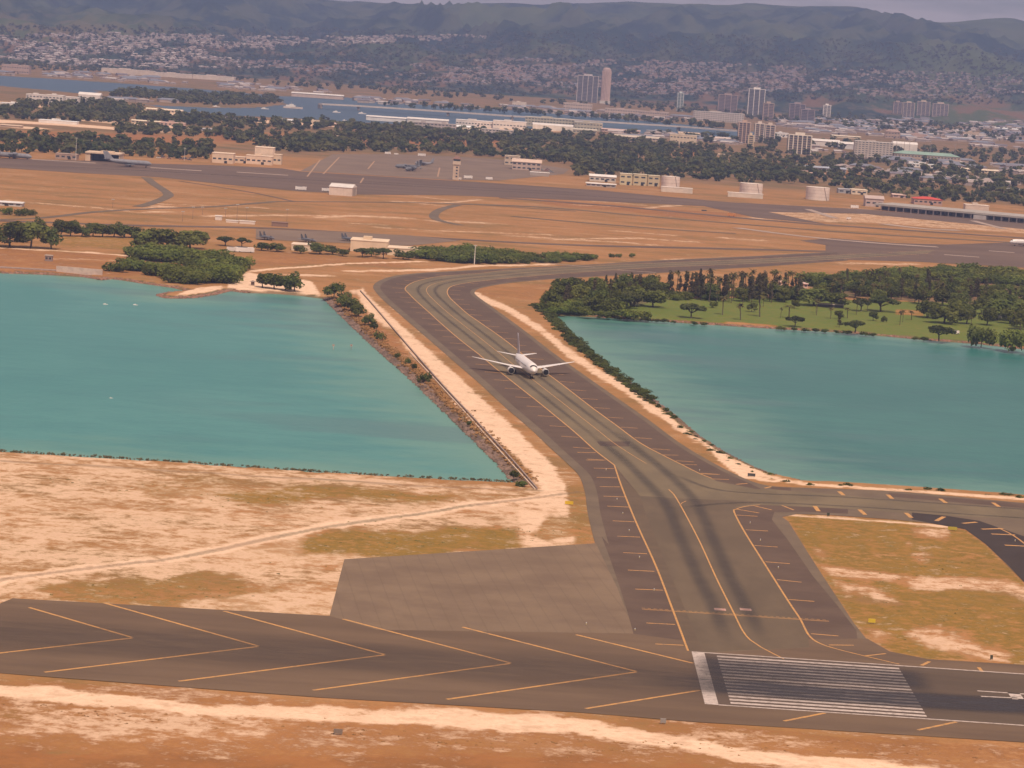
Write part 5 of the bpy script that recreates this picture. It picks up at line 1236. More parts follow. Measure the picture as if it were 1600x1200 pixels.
for a in (('warehouse', 'white round-ended warehouse right of the pale slab block', 'warehouse', 1395, 1433, 236, 225, 30, (.74, .67, .62), WH, 0, 'curve'),
          ('warehouse', 'long low building with a pale green roof', 'warehouse', 1397, 1500, 254, 238, 30, (.50, .37, .28), (.28, .40, .33), 2, 'hip'),
          ('warehouse', 'big white gabled shed behind the pale slab block', 'warehouse', 1270, 1312, 229, 218, 30, (.7, .62, .58), WH, 0, 'gable'),
          ('warehouse', 'second white gabled shed beside the big one', 'warehouse', 1310, 1338, 233, 222, 30, (.62, .58, .57), WH, 0, 'gable'),
          ('brick_house', 'small pinkish hip-roofed house above the white sheds', 'house', 1383, 1406, 216, 202, 14, (.46, .32, .25), (.40, .27, .22), 2, 'hip'),
          ('harbour_shed', 'long yellowish shed on the near harbour quay', 'warehouse', 820, 897, 198, 185, 40, (.52, .44, .33), (.62, .54, .44), 3, 'flat'),
          ('harbour_shed', 'lower yellowish shed continuing the harbour quay', 'warehouse', 897, 941, 203, 192, 36, (.52, .44, .33), (.60, .52, .42), 2, 'flat'),
          ('harbour_shed', 'bright white round-roofed shed before the yellowish quay shed', 'warehouse', 832, 895, 204, 196, 40, (.74, .66, .58), WH, 0, 'curve'),
          ('harbour_shed', 'tan shed in front of the quay sheds', 'warehouse', 895, 932, 209, 201, 26, (.50, .42, .32), (.55, .48, .38), 1, 'gable'),
          ('harbour_shed', 'white shed at the left end of the near quay', 'warehouse', 572, 634, 188, 182, 40, WH, WH, 0, 'gable'),
          ('harbour_shed', 'white shed on the near quay, second from its left end', 'warehouse', 636, 700, 193, 185, 40, (.72, .62, .56), WH, 0, 'gable'),
          ('harbour_shed', 'low white shed by the water in the middle of the quay', 'warehouse', 712, 770, 197, 189, 40, (.75, .66, .60), WH, 1, 'flat'),
          ('harbour_shed', 'white shed beside the yellowish quay shed', 'warehouse', 770, 822, 201, 190, 36, (.72, .64, .58), WH, 1, 'flat'),
          ('office_block', 'pale five-storey block in the woods before the quay', 'building', 647, 678, 207, 192, 16, (.46, .38, .35), (.5, .42, .4), 4, 'flat'),
          ('office_block', 'pale block with a white stair tower in the woods', 'building', 678, 712, 207, 194, 16, (.48, .40, .37), (.54, .46, .42), 3, 'flat'),
          ('office_block', 'pale terraced block in the woods right of the stair-tower block', 'building', 752, 802, 213, 203, 20, (.55, .47, .43), (.62, .54, .5), 3, 'flat'),
          ('office_block', 'white hospital-like block with a dome at the far left', 'building', 40, 72, 160, 148, 24, (.74, .65, .60), WH, 2, 'flat'),
          ('office_block', 'white stepped block in the middle of the far left group', 'building', 70, 98, 164, 149, 24, (.74, .65, .60), WH, 2, 'flat'),
          ('office_block', 'white block right of the stepped one at the far left', 'building', 98, 122, 164, 152, 24, (.74, .66, .61), WH, 2, 'flat'),
          ('office_block', 'white block with a low domed roof, right end of the far left group', 'building', 122, 156, 160, 148, 24, (.76, .68, .63), WH, 1, 'curve'),
          ('warehouse', 'very long low pale warehouse beyond the far water', 'warehouse', 158, 240, 116, 109, 40, (.66, .53, .44), (.74, .62, .54), 0, 'flat'),
          ('warehouse', 'long low pale warehouse right of the longest one', 'warehouse', 240, 300, 121, 115, 40, (.66, .54, .46), (.72, .6, .52), 0, 'flat'),
          ('warehouse', 'pale warehouse at the right end of the far shore row', 'warehouse', 300, 366, 125, 119, 40, (.68, .56, .48), (.74, .62, .54), 0, 'flat'),
          ('warehouse', 'tan warehouse at the far left edge beyond the water', 'warehouse', 2, 45, 115, 102, 30, (.48, .34, .29), (.55, .4, .34), 2, 'flat'),
          ('quay_shed', 'long white roofed quay shed beyond the middle of the harbour', 'warehouse', 455, 536, 152, 146, 40, (.62, .45, .37), WH, 0, 'gable'),
          ('quay_shed', 'tan low shed beyond the harbour left of the slab high-rise', 'warehouse', 800, 822, 168, 160, 24, (.68, .56, .46), (.7, .6, .5), 1, 'flat'),
          ('shore_building', 'pinkish block on the far shore under the rounded tower', 'building', 945, 1000, 180, 171, 24, (.55, .42, .36), (.62, .5, .44), 2, 'flat'),
          ('shore_building', 'pinkish flat block on the far shore right of the rounded tower', 'building', 1000, 1045, 184, 175, 24, (.50, .38, .33), (.6, .48, .42), 2, 'flat'),
          ('shore_building', 'cream block on the far shore below the slab high-rise', 'building', 880, 925, 172, 162, 24, (.55, .43, .37), (.62, .52, .46), 2, 'flat'),
          ('base_building', 'pale building with a tower-like corner in the woods left of the tanks', 'building', 1046, 1088, 226, 211, 20, (.66, .52, .38), (.72, .6, .48), 2, 'flat'),
          ('base_building', 'long tan building in the woods behind the quay sheds', 'building', 960, 1030, 222, 212, 22, (.54, .42, .33), (.6, .5, .4), 2, 'gable'),
          ('base_building', 'low pale roof in the woods near the end of the harbour', 'building', 1100, 1150, 222, 214, 24, (.56, .44, .38), (.64, .52, .46), 1, 'hip'),
          ('blue_roof_shed', 'long low shed with a blue grey roof among the trees', 'warehouse', 1240, 1322, 268, 260, 24, (.36, .34, .36), (.40, .42, .48), 1, 'gable'),
          # airfield side
          ('ramp_building', 'cream low wing at the left of the big cream ramp building', 'building', 331, 364, 255, 240, 22, (.70, .52, .38), (.80, .62, .47), 1, 'flat'),
          ('ramp_building', 'low cream link of the ramp building', 'building', 364, 392, 255, 246, 16, (.70, .52, .38), (.78, .6, .46), 1, 'flat'),
          ('ramp_building', 'cream front wing of the big ramp building with dark doors', 'building', 384, 425, 257, 244, 14, (.74, .55, .41), (.82, .64, .49), 1, 'flat'),
          ('ramp_building', 'tall cream block towering over the ramp building', 'building', 397, 426, 256, 231, 24, (.76, .57, .43), (.82, .64, .5), 0, 'flat'),
          ('ramp_building', 'cream annex at the right end of the ramp building', 'building', 426, 439, 257, 242, 14, (.68, .52, .38), (.76, .6, .46), 1, 'flat'),
          ('ramp_shed', 'low brownish shed left of the open hangar', 'building', 86, 120, 249, 241, 14, (.40, .28, .23), (.46, .33, .26), 1, 'flat'),
          ('apron_building', 'tan gabled building beside the parking apron', 'building', 800, 845, 266, 249, 22, (.52, .38, .32), (.66, .48, .38), 2, 'gable'),
          ('apron_building', 'small tan block behind the gabled apron building', 'building', 788, 812, 258, 244, 16, (.56, .43, .33), (.62, .5, .38), 2, 'flat'),
          ('apron_building', 'low white-roofed carport by the apron', 'building', 828, 858, 275, 270, 12, (.4, .33, .29), WH, 0, 'flat'),
          ('white_hangar', 'low white hangar left of the twin yellowish blocks', 'building', 921, 962, 284, 273, 18, (.62, .54, .47), WH, 1, 'gable'),
          ('long_white_shed', 'long white roofed shed below the low white hangar', 'building', 916, 962, 292, 286, 12, (.45, .37, .33), (.74, .66, .6), 1, 'gable'),
          ('yellow_block', 'left yellowish block of the row beside the first fuel tank', 'building', 968, 987, 289, 272, 14, (.60, .50, .32), (.72, .62, .46), 2, 'flat'),
          ('yellow_block', 'middle yellowish block of the row beside the first fuel tank', 'building', 989, 1010, 290, 273, 14, (.56, .46, .30), (.68, .58, .42), 2, 'flat'),
          ('yellow_block', 'right yellowish block of the row beside the first fuel tank', 'building', 1012, 1030, 291, 275, 14, (.54, .44, .30), (.66, .56, .4), 2, 'flat'),
          ('tan_shed', 'large pale tan flat shed behind the row of small trees', 'shed', 547, 605, 394, 377, 26, (.72, .54, .38), (.80, .62, .45), 0, 'flat'),
          ('tan_shed', 'low tan shed at the right of the large pale one', 'shed', 605, 656, 400, 389, 22, (.72, .55, .38), (.80, .62, .46), 0, 'flat'),
          ('tan_shed', 'low pale shed peeping out left of the small trees', 'shed', 455, 486, 392, 383, 18, (.70, .55, .42), (.78, .62, .48), 0, 'flat'),
          ('far_left_shed', 'long white shed at the far left edge of the straw field', 'shed', -30, 34, 321, 314, 12, (.60, .56, .54), (.72, .68, .66), 1, 'gable'),
          ('field_container', 'long brown container on the grey strip in the straw field', 'shed', 424, 449, 354, 348, 5, (.26, .16, .12), (.3, .19, .15), 0, 'flat'),
          ('field_equipment_shed', 'white instrument hut in the cluttered yard of the straw field', 'shed', 336, 346, 344, 338, 5, (.72, .62, .55), WH, 0, 'flat'),
          ('field_equipment_shed', 'low white trailer right of the instrument hut', 'shed', 353, 372, 348, 345, 3, (.74, .62, .54), WH, 0, 'flat'),
          ('field_equipment_shed', 'second low white trailer in the straw field yard', 'shed', 374, 398, 350, 346, 3, (.74, .62, .54), WH, 0, 'flat'),
          ('shore_hut', 'small dark hut on the red shore with a white side', 'hut', 70, 81, 408, 400, 4, (.30, .22, .2), (.45, .36, .3), 1, 'flat'),
          ('beach_hut', 'tiny lifeguard-like hut on the small beach', 'hut', 392, 397, 446, 438, 2, (.20, .14, .11), (.3, .22, .18), 0, 'hip'),
          ('golf_shed', 'white-roofed cart shed at the back of the lawn', 'shed', 1278, 1318, 480, 476, 4, (.12, .1, .1), (.7, .58, .52), 0, 'flat'),
          ('golf_house', 'small pale house glimpsed between the palms', 'house', 1215, 1228, 448, 438, 6, (.70, .52, .38), (.62, .42, .33), 1, 'hip'),
          ('golf_house', 'pinkish roof behind the palms right of the small pale house', 'house', 1250, 1262, 450, 441, 6, (.6, .42, .36), (.58, .40, .35), 1, 'hip'),
          ('red_roof_hall', 'hall with a bright red hip roof behind the terminal', 'building', 1428, 1472, 320, 308, 26, (.5, .32, .26), (.62, .085, .055), 1, 'hip'),
          ('brick_annex', 'pinkish gabled annex at the left end of the terminal', 'building', 1352, 1380, 323, 306, 20, (.5, .38, .34), (.52, .40, .36), 1, 'gable'),
          ('white_annex', 'white flat annex on the terminal roof side at right', 'building', 1508, 1545, 330, 321, 16, (.62, .5, .42), (.78, .66, .56), 0, 'flat')):
    box_building(*a)
WORDS = ['white', 'cream', 'pinkish', 'grey', 'tan']
for i, (x0, x1, yb, h_) in enumerate(((0, 48, 166, 4), (228, 284, 176, 6), (285, 340, 182, 4), (345, 400, 188, 4), (404, 412, 190, 3), (425, 466, 192, 6), (470, 505, 195, 6), (506, 534, 197, 5), (540, 557, 200, 3), (0, 32, 199, 4), (60, 120, 193, 4), (205, 250, 193, 5), (250, 288, 197, 5), (300, 330, 204, 4), (495, 528, 217, 5), (700, 740, 204, 8), (722, 762, 208, 6), (940, 1000, 207, 5), (1010, 1050, 210, 5), (1060, 1100, 213, 6), (1210, 1232, 214, 6), (1300, 1345, 216, 4), (1420, 1450, 214, 4), (1480, 1520, 220, 6), (1505, 1530, 214, 7), (1555, 1590, 205, 5), (1330, 1355, 304, 7), (1395, 1415, 309, 6), (1310, 1330, 302, 6), (1100, 1140, 244, 4), (1420, 1470, 262, 5), (1500, 1560, 270, 6), (1230, 1290, 275, 5), (1560, 1610, 300, 5))):
    cw_ = (WH, (.70, .56, .42), (.55, .38, .32), (.38, .36, .37), (.56, .42, .31))[i % 5]
    box_building('low_building', '%s low flat building in the wooded flat, %s' % (WORDS[i % 5], ('by the wooded island' if x0 < 420 and yb < 192 else 'among the woods at far left' if x0 < 420 else 'between the woods and the harbour' if x0 < 1000 else 'below the harbour-end towers' if yb < 215 else 'near the fuel tanks and terminal')), 'building', x0, x1, yb, yb - h_, 20, cw_, None, 1 if h_ > 4 else 0, ('flat', 'gable')[i % 2], 0.0, 'low buildings in the wooded flat')
# open hangar on the ramp
P, k = base(133, 187, 252.5); W = 54 * k; Hh = 14 * k
o = empty('open_hangar', P)
mb = MB(); mb.box(-W / 2, -W * .36, 0, 30, -1, Hh * .85); mb.box(W * .47, W / 2, 0, 30, -1, Hh * .85); mb.box(-W * .36, W * .47, 29, 30, -1, Hh * .85); obj('wall', mb, cmat((.66, .47, .33)), o)
mb = MB(); mb.box(-W / 2 - .5, W / 2 + .5, -1, 31, Hh * .85, Hh * 1.0); mb.box(-W * .08, W * .3, 3, 12, Hh, Hh * 1.18); obj('roof', mb, cmat((.70, .52, .38)), o)
mb = MB(); mb.box(-W * .36, W * .47, .4, 29, Hh * .72, Hh * .845); obj('lintel', mb, M_DARKIN, o)
mb = MB(); mb.box(-W * .36, W * .47, 14, 14.3, 0, Hh * .72); obj('door', mb, M_DARKIN, o)
tag(o, 'open tan hangar with a dark mouth on the far ramp', 'hangar')
# white hangar by the apron
P, k = base(513, 550, 305.5); W = 36 * k; Hh = 18 * k
o = empty('gabled_hangar', P, rad(-8))
mb = MB(); mb.box(-W / 2, W / 2, 0, 22, -1, Hh * .72); obj('wall', mb, cmat((.72, .58, .49)), o)
mb = MB(); mb.gable(-W / 2, W / 2, 0, 22, Hh * .72 + .01, Hh, .5); obj('roof', mb, cmat((.70, .64, .60)), o)
mb = MB(); mb.box(W / 2, W / 2 + .15, 4, 18, 0, Hh * .6); obj('door', mb, cmat((.4, .32, .26)), o)
for i in range(7):
    mb = MB(); mb.box(-W / 2 + W * (i + .47) / 7, -W / 2 + W * (i + .53) / 7, -.12, .1, 0, Hh * .7); obj('rib', mb, cmat((.62, .5, .42)), o)
tag(o, 'white gabled hangar standing alone in front of the grey apron', 'hangar')
# control tower
P, k = base(706, 718, 281); W = 12 * k; Hh = 34 * k
o = empty('control_tower', P)
mb = MB(); mb.box(-W * .42, W * .36, 0, W * .75, -1, Hh * .70); obj('shaft', mb, cmat((.60, .44, .33)), o)
for i in range(4):
    mb = MB(); zz = Hh * (.12 + .14 * i); mb.box(-W * .05, W * .18, -.12, .2, zz, zz + Hh * .07); obj('window', mb, M_GLASS, o)
mb = MB(); mb.box(-W * .5, W * .5, -W * .1, W * .85, Hh * .70, Hh * .86); obj('cab_base', mb, cmat((.66, .5, .38)), o)
mb = MB(); mb.box(-W * .44, W * .44, -W * .05, W * .8, Hh * .86, Hh * .95); obj('cab_glass', mb, M_GLASS, o)
mb = MB(); mb.box(-W * .5, W * .5, -W * .1, W * .85, Hh * .95, Hh); mb.box(-W * .3, W * .3, W * .1, W * .6, Hh, Hh * 1.08); obj('roof', mb, cmat((.38, .22, .18)), o)
tag(o, 'tan control tower with dark cab beside the parking apron', 'tower')
# fuel tanks
def tank(label, x0, x1, yb, yt, wall=None):
    P, k = base(x0, x1, yb); r = (x1 - x0) * k / 2; Hh = (yb - yt) * k
    o = empty('fuel_tank', (P.x, P.y + r, 0))
    mb = MB(); mb.lathe([(r, -1), (r, Hh * .97)], 40); obj('shell', mb, cmat((.76, .63, .56)), o, smooth=False)
    mb = MB(); mb.lathe([(r * 1.01, Hh * .965), (r * 1.01, Hh * .985), (r * .5, Hh * 1.0), (.1, Hh * 1.02)], 40); obj('roof', mb, cmat((.76, .64, .56)), o)
    for i in range(3):
        mb = MB(); zz = Hh * (.25 + .25 * i); mb.lathe([(r + .12, zz), (r + .12, zz + .25)], 40); obj('hoop', mb, cmat((.58, .45, .39)), o)
    mb = MB(); mb.tube((r * .75, -r * .72, 0), (r * .45, -r * .93, Hh), .35, .35, 6); obj('stair', mb, cmat((.45, .36, .32)), o)
    return tag(o, label, 'tank')
tank('round white fuel tank beside the yellowish blocks, leftmost of three', 1033, 1062, 297, 276)
tank('round white fuel tank in the middle of the three', 1156, 1192, 307, 287)
tank('round white fuel tank standing alone, rightmost of three', 1260, 1297, 313, 293)
for (x0, x1, yb, yt, lab) in ((1033, 1082, 301, 292, 'low white bund wall in front of the leftmost fuel tank'), (1137, 1192, 309, 301, 'low white bund wall in front of the middle fuel tank')):
    P, k = base(x0, x1, yb); W = (x1 - x0) * k; Hh = (yb - yt) * k
    o = empty('bund_wall', P); mb = MB(); mb.box(-W / 2, W / 2, 0, 1, -1, Hh * .8); obj('wall', mb, cmat((.66, .55, .46)), o)
    mb = MB(); mb.box(-W / 2 - .2, W / 2 + .2, -.2, 10, Hh * .8, Hh * .8 + .6); obj('coping', mb, cmat((.78, .68, .6)), o)
    tag(o, lab, 'wall')
# terminal
p0 = G(1372, 328); p1 = G(1680, 356); v = p1 - p0; L = v.length; ang2 = math.atan2(v.y, v.x); k = mpp(p0)
o = empty('terminal', p0, ang2)
hh = 10 * k
mb = MB(); mb.box(0, L, 8, 44, -1, hh * .72); obj('wall', mb, cmat((.30, .26, .25)), o)
mb = MB(); mb.box(-3, L * .78, -4, 48, hh * .72, hh); obj('roof', mb, cmat((.42, .37, .33)), o)
mb = MB(); mb.box(L * .78, L, 0, 46, hh * .55, hh * .8); obj('roof', mb, cmat((.40, .35, .32)), o)
for i in range(26):
    x = L * (i + .5) / 26
    mb = MB(); mb.box(x - .6, x + .6, -2, -1, -1, hh * .72 if i < 20 else hh * .55); obj('column', mb, cmat((.52, .45, .42)), o)
for i in range(24):
    x = L * (i + .15) / 24
    mb = MB(); mb.box(x, x + L / 24 * .7, 7.8, 8.1, hh * .12, hh * .5); obj('window', mb, M_GLASS, o)
mb = MB(); mb.box(L * .50, L * .56, -6, 8, -1, hh * .62); obj('entrance_block', mb, cmat((.52, .46, .44)), o)
tag(o, 'long low grey terminal with a flat roof at right', 'building')

# white shore wall, causeway wall
def wall_line(name, label, px, h, th, m, plen, cat='wall', zb=-1.0):
    pts = smooth(GL(px), plen); o = empty(name, (pts[0][0], pts[0][1], 0))
    L = plen * 1.0
    for a, b_ in zip(pts[:-1], pts[1:]):
        d = Vector(b_) - Vector(a)
        key = 'panel_' + name
        mb = MB(); mb.box(0, d.length - .08, -th / 2, th / 2, zb, h); q = obj('wall_panel', mb, m, o, (a[0] - pts[0][0], a[1] - pts[0][1], 0), math.atan2(d.y, d.x))
    return tag(o, label, cat)
wall_line('causeway_wall', 'low grey wall running along the west bank of the causeway', [(563, 455), (580, 474), (620, 521), (680, 590), (740, 655), (800, 720), (839, 765)], .7, .5, mat('wall_concrete', (.36, .26, .21), (.27, .19, .16), .6), 9)
wall_line('causeway_kerb', 'pale kerb running beside the low causeway wall', [(640, 551), (680, 594), (740, 659.5), (800, 726), (836, 765)], .35, .5, mat('kerb_coral', (.62, .46, .35), (.5, .37, .28), .6), 9, 'kerb')
wall_line('shore_wall', 'pale concrete shore wall below the red earth at left', [(88, 424), (160, 430)], 3.2, .8, mat('shore_wall_concrete', (.62, .48, .40), (.5, .38, .32), .3), 6)
wall_line('shore_jetty', 'low grey slab along the shore left of the pale wall', [(0, 418), (88, 423)], .5, 6, mat('wall_concrete', (.27, .2, .17)), 12)

# bridge over the harbour
pts = smooth(GL([(500, 168), (560, 171), (700, 180), (800, 187), (930, 195), (1060, 203), (1150, 210)], 0), 90)
o = empty('harbour_bridge', (pts[0][0], pts[0][1], 0))
for a, b_ in zip(pts[:-1], pts[1:]):
    d = Vector(b_) - Vector(a); mb = MB(); mb.box(0, d.length - .1, -7, 7, 5, 7.5)
    obj('deck', mb, cmat((.60, .50, .44)), o, (a[0] - pts[0][0], a[1] - pts[0][1], 0), math.atan2(d.y, d.x))
    mb = MB(); mb.box(-2, 2, -5, 5, -6, 5); obj('pier', mb, cmat((.34, .28, .26)), o, (a[0] - pts[0][0], a[1] - pts[0][1], 0), math.atan2(d.y, d.x))
tag(o, 'long low white causeway bridge crossing the harbour', 'bridge')
# ships and boats
def ship(px, py, L, label, name='white_ship', c=(.78, .7, .66)):
    P = G(px, py); o = empty(name, (P.x, P.y, WZ)); B = L * .16
    mb = MB(); mb.rings([[(-L / 2, -B / 2, zz), (L * .32, -B / 2, zz), (L / 2, 0, zz), (L * .32, B / 2, zz), (-L / 2, B / 2, zz)] for zz in (-1, L * .09)]); obj('hull', mb, cmat(c), o)
    mb = MB(); mb.box(-L * .38, L * .12, -B * .38, B * .38, L * .09, L * .17); mb.box(-L * .2, L * .02, -B * .3, B * .3, L * .17, L * .23); obj('cabin', mb, cmat(WH), o)
    mb = MB(); mb.tube((-L * .1, 0, L * .23), (-L * .1, 0, L * .36), L * .008, L * .004, 6); obj('mast', mb, cmat((.5, .45, .42)), o)
    return tag(o, label, 'boat')
ship(414, 169, 13, 'small white ship near the wooded island'); ship(526, 174.5, 14, 'white ship left of its twin in mid harbour'); ship(566, 176.5, 14, 'white ship right of its twin in mid harbour'); ship(539, 187, 8, 'tiny white boat close to the near harbour woods')
ship(458, 168, 34, 'large pale barge with a block at its end beside the bridge head', 'pale_barge', (.68, .55, .48)); ship(338, 166, 13, 'small white vessel left of the wooded island', 'white_ship')
ship(165, 471, 2.6, 'tiny white buoy boat floating left in the turquoise lagoon', 'small_boat'); ship(212, 472, 2.6, 'tiny white buoy boat floating right of its twin in the turquoise lagoon', 'small_boat'); ship(174, 616, 1.4, 'tiny white float in the open turquoise lagoon', 'small_boat')
for px, lab in ((521, 'pale channel marker post left of a dark one in the lagoon'), (549, 'dark channel marker post near the causeway in the lagoon')):
    P = G(px, 541); o = empty('channel_marker', (P.x, P.y, WZ)); mb = MB(); mb.tube((0, 0, -2), (0, 0, 2.2), .12, .12, 8); obj('post', mb, cmat((.3, .22, .2) if px > 530 else (.6, .45, .38)), o)
    mb = MB(); mb.box(-.5, .5, -.1, .1, 1.6, 2.5); obj('board', mb, cmat((.45, .3, .25)), o); tag(o, lab, 'marker')

# masts, poles, signs and vehicles
def mast(px, yb, yt, label, r=.25, c=(.66, .6, .58)):
    P = G(px, yb); k = mpp(P); h = (yb - yt) * k; o = empty('lamp_mast', P)
    mb = MB(); mb.tube((0, 0, -.5), (0, 0, h), r, r * .5, 8); obj('pole', mb, cmat(c), o)
    mb = MB(); mb.box(-1.1, 1.1, -.3, .3, h, h + .5); obj('lamp_head', mb, cmat((.5, .46, .44)), o)
    return tag(o, label, 'pole')
mast(741, 413, 384, 'tall white mast standing before the mangrove hedge', .32, (.8, .74, .7)); mast(118, 250, 216, 'tall pole beside the open hangar', .3); mast(288, 251, 232, 'thin pole right of the tanker jet', .25)
for i, (x, yb, yt) in enumerate(((285, 346, 331), (301, 342, 324), (316, 336, 324), (352, 340, 326), (370, 345, 320), (385, 345, 325), (448, 347, 328), (176, 325, 312))):
    mast(x, yb, yt, 'thin dark pole in the straw field, %s from the left' % ORD[(i + 1) % 8], .15, (.24, .17, .14))
for i, x in enumerate((1400, 1412, 1420, 1453, 1491, 1572, 1590)):
    yb = 240 + (x - 1400) * .14; mast(x, yb, yb - 26, 'thin power pole rising from the woods at right, %s from the left' % ORD[i], .5, (.4, .33, .31))
def sign(px, py, wpx, label, c):
    P = G(px, py); k = mpp(P); wd = wpx * k; o = empty('taxiway_sign', P)
    mb = MB(); mb.box(-wd / 2, wd / 2, -.15, .15, .25, 1.25); obj('panel', mb, cmat(c), o)
    for s_ in (-.35, .35):
        mb = MB(); mb.box(wd * s_ - .06, wd * s_ + .06, -.06, .06, -.2, .25); obj('leg', mb, cmat((.3, .25, .22)), o)
    return tag(o, label, 'sign')
sign(889, 789, 13, 'yellow taxiway sign on the coral beside the turn pad', (.62, .42, .03)); sign(1362, 974, 11, 'yellow taxiway sign at the lower left corner of the grass island', (.62, .45, .04)); sign(1488, 829, 14, 'dull yellow sign at the upper right corner of the grass island', (.42, .34, .05))
sign(1174, 745, 12, 'dark sign seen from behind on the coral of the east causeway', (.06, .06, .06)); sign(1294, 807, 4, 'small dark box on the pale edge of the grass island', (.05, .06, .04)); sign(1549, 1031, 4, 'small dark box on the sand at the runway side of the grass island', (.07, .07, .05)); sign(1036, 1131, 9, 'low grey box on the sand south of the threshold', (.3, .27, .25)); sign(528, 1148, 14, 'grey box on the sandy track below the chevrons', (.22, .17, .14)); sign(1100, 330, 8, 'dark slanted board in the far straw field', (.05, .06, .08))
def tl(px, py, label):
    P = G(px, py); o = empty('edge_light', P); mb = MB(); mb.lathe([(.16, 0), (.16, .25), (.08, .3), (.08, .42)], 8); obj('stem', mb, cmat((.5, .4, .2)), o)
    mb = MB(); mb.lathe([(.13, .42), (.14, .55), (.05, .64)], 8); obj('lens', mb, cmat((.7, .7, .75)), o); tag(o, label, 'light', 'taxiway edge lights')
for x, y in ((947, 735), (964, 781), (973, 803), (983, 830), (999, 872), (1022, 923), (992, 985), (1172, 818), (1188, 845), (1216, 888), (1093, 736), (1586, 846), (916, 976)): tl(x, y, 'small taxiway edge light on the dark shoulder')
def car(px, py, c, label, rz=0, L=4.6, Hc=1.5, van=False, group=None):
    P = GT(px, py); o = empty('parked_van' if van else 'parked_car', (P.x, P.y, P.z + .1), rz); Wd = L * .4
    mb = MB(); mb.box(-L / 2, L / 2, -Wd / 2, Wd / 2, .3, Hc * (.95 if van else .62)); obj('body', mb, cmat(c, .4), o)
    mb = MB(); a = .46 if van else .28
    mb.rings([[(-L * a, -Wd * .45, Hc * .6), (L * .22, -Wd * .45, Hc * .6), (L * .22, Wd * .45, Hc * .6), (-L * a, Wd * .45, Hc * .6)], [(-L * a * .8, -Wd * .38, Hc * 1.02), (L * .12, -Wd * .38, Hc * 1.02), (L * .12, Wd * .38, Hc * 1.02), (-L * a * .8, Wd * .38, Hc * 1.02)]]); obj('cabin', mb, M_GLASS, o)
    for sx_ in (-.3, .3):
        for sy in (-.5, .5):
            mb = MB(); mb.tube((L * sx_, Wd * sy - .1, .33), (L * sx_, Wd * sy + .1, .33), .33, .33, 10); obj('wheel', mb, M_RUB, o)
    return tag(o, label, 'van' if van else 'car', group)
for x, y, lab, L, v in ((363, 393, 'white truck at the left of the pair by the flat pale tree', 7, True), (382, 394, 'long white truck at the right of the pair by the flat pale tree', 12, True), (716, 281, 'white van at the foot of the control tower', 6, True), (731, 279, 'white truck just right of the control tower', 9, True), (764, 281, 'white van on the apron edge right of the control tower', 7, True),
                        (606, 241, 'white van at the back left of the parking apron', 7, True), (619, 242, 'small white van at the back of the apron right of another', 5, True), (659, 244, 'white truck at the back middle of the parking apron', 9, True), (509, 299, 'small white truck left of the lone white hangar', 7, True), (470, 297, 'yellowish equipment cart on the grey strip left of the lone white hangar', 10, True), (1143, 338, 'orange truck on the grey turnoff in the far straw field', 7, True), (1335, 325.5, 'white van left of the long terminal', 8, True), (1326, 343, 'tiny white van on the tan field below the terminal', 4, True), (1590, 478, 'white cart at the right edge behind the golf lawn', 4, True), (1494, 522, 'white golf cart on the lawn beside the broad shore tree', 3.2, True), (1550, 497, 'white cart in the shade of the dark wide tree', 5, True), (1566, 498, 'second white cart in the shade of the dark wide tree', 5, True)):
    car(x, y, (.05, .05, .06) if 'dark' in lab[:4] else (.78, .70, .66) if 'white' in lab else (.6, .25, .08) if 'orange' in lab else (.6, .45, .2), lab, rv.uniform(-.3, .3), L, min(3.2, L * .42) if L > 4 else 2.0, v)
for i in range(26):
    x = rv.uniform(240, 300) if i < 12 else rv.uniform(815, 862); y = 246 + (x - 240) * .06 if i < 12 else 262 + (x - 815) * .12
    car(x, y + rv.uniform(-2, 2), rv.choice([(.75, .68, .64), (.3, .3, .33), (.1, .1, .12), (.4, .2, .16)]), 'parked car in the small car park by the far ramp buildings' if i < 12 else 'parked car in front of the tan gabled apron building', rv.uniform(-.2, .2), 5, 1.6, False, 'cars by the far ramp buildings' if i < 12 else 'cars by the apron building')
# light aircraft glimpsed in the trees
P = G(1029, 458); o = empty('light_aircraft', (P.x, P.y, 1.0), rad(70))
obj('fuselage', fuselage(9, .6, 2.2, .2, .5, .4, 12), M_WHITE, o, smooth=True)
for sd in (-1, 1):
    mb = MB(); mb.rings([airfoil((sd * .3, 2.6, 2.9), 1.6, .13), airfoil((sd * 5.4, 2.7, 3.0), 1.3, .12)]); obj('wing', mb, M_WHITE, o)
    mb = MB(); mb.rings([airfoil((sd * .1, 7.8, 2.5), 1.1, .1), airfoil((sd * 1.8, 8.0, 2.5), .8, .1)]); obj('tailplane', mb, M_WHITE, o)
mb = MB(); mb.rings([airfoil((0, 7.4, 2.4), 1.5, .1, 'x'), airfoil((0, 8.3, 4.2), .8, .1, 'x')]); obj('fin', mb, M_WHITE, o)
for gx, gy in ((0, .9), (-1, 3.2), (1, 3.2)):
    mb = MB(); mb.tube((gx, gy, -.9), (gx * .5, gy, 1.8), .07, .07, 6); obj('landing_gear', mb, M_RUB, o)
tag(o, 'white light aircraft standing in a gap of the trees left of the lawn', 'airplane')

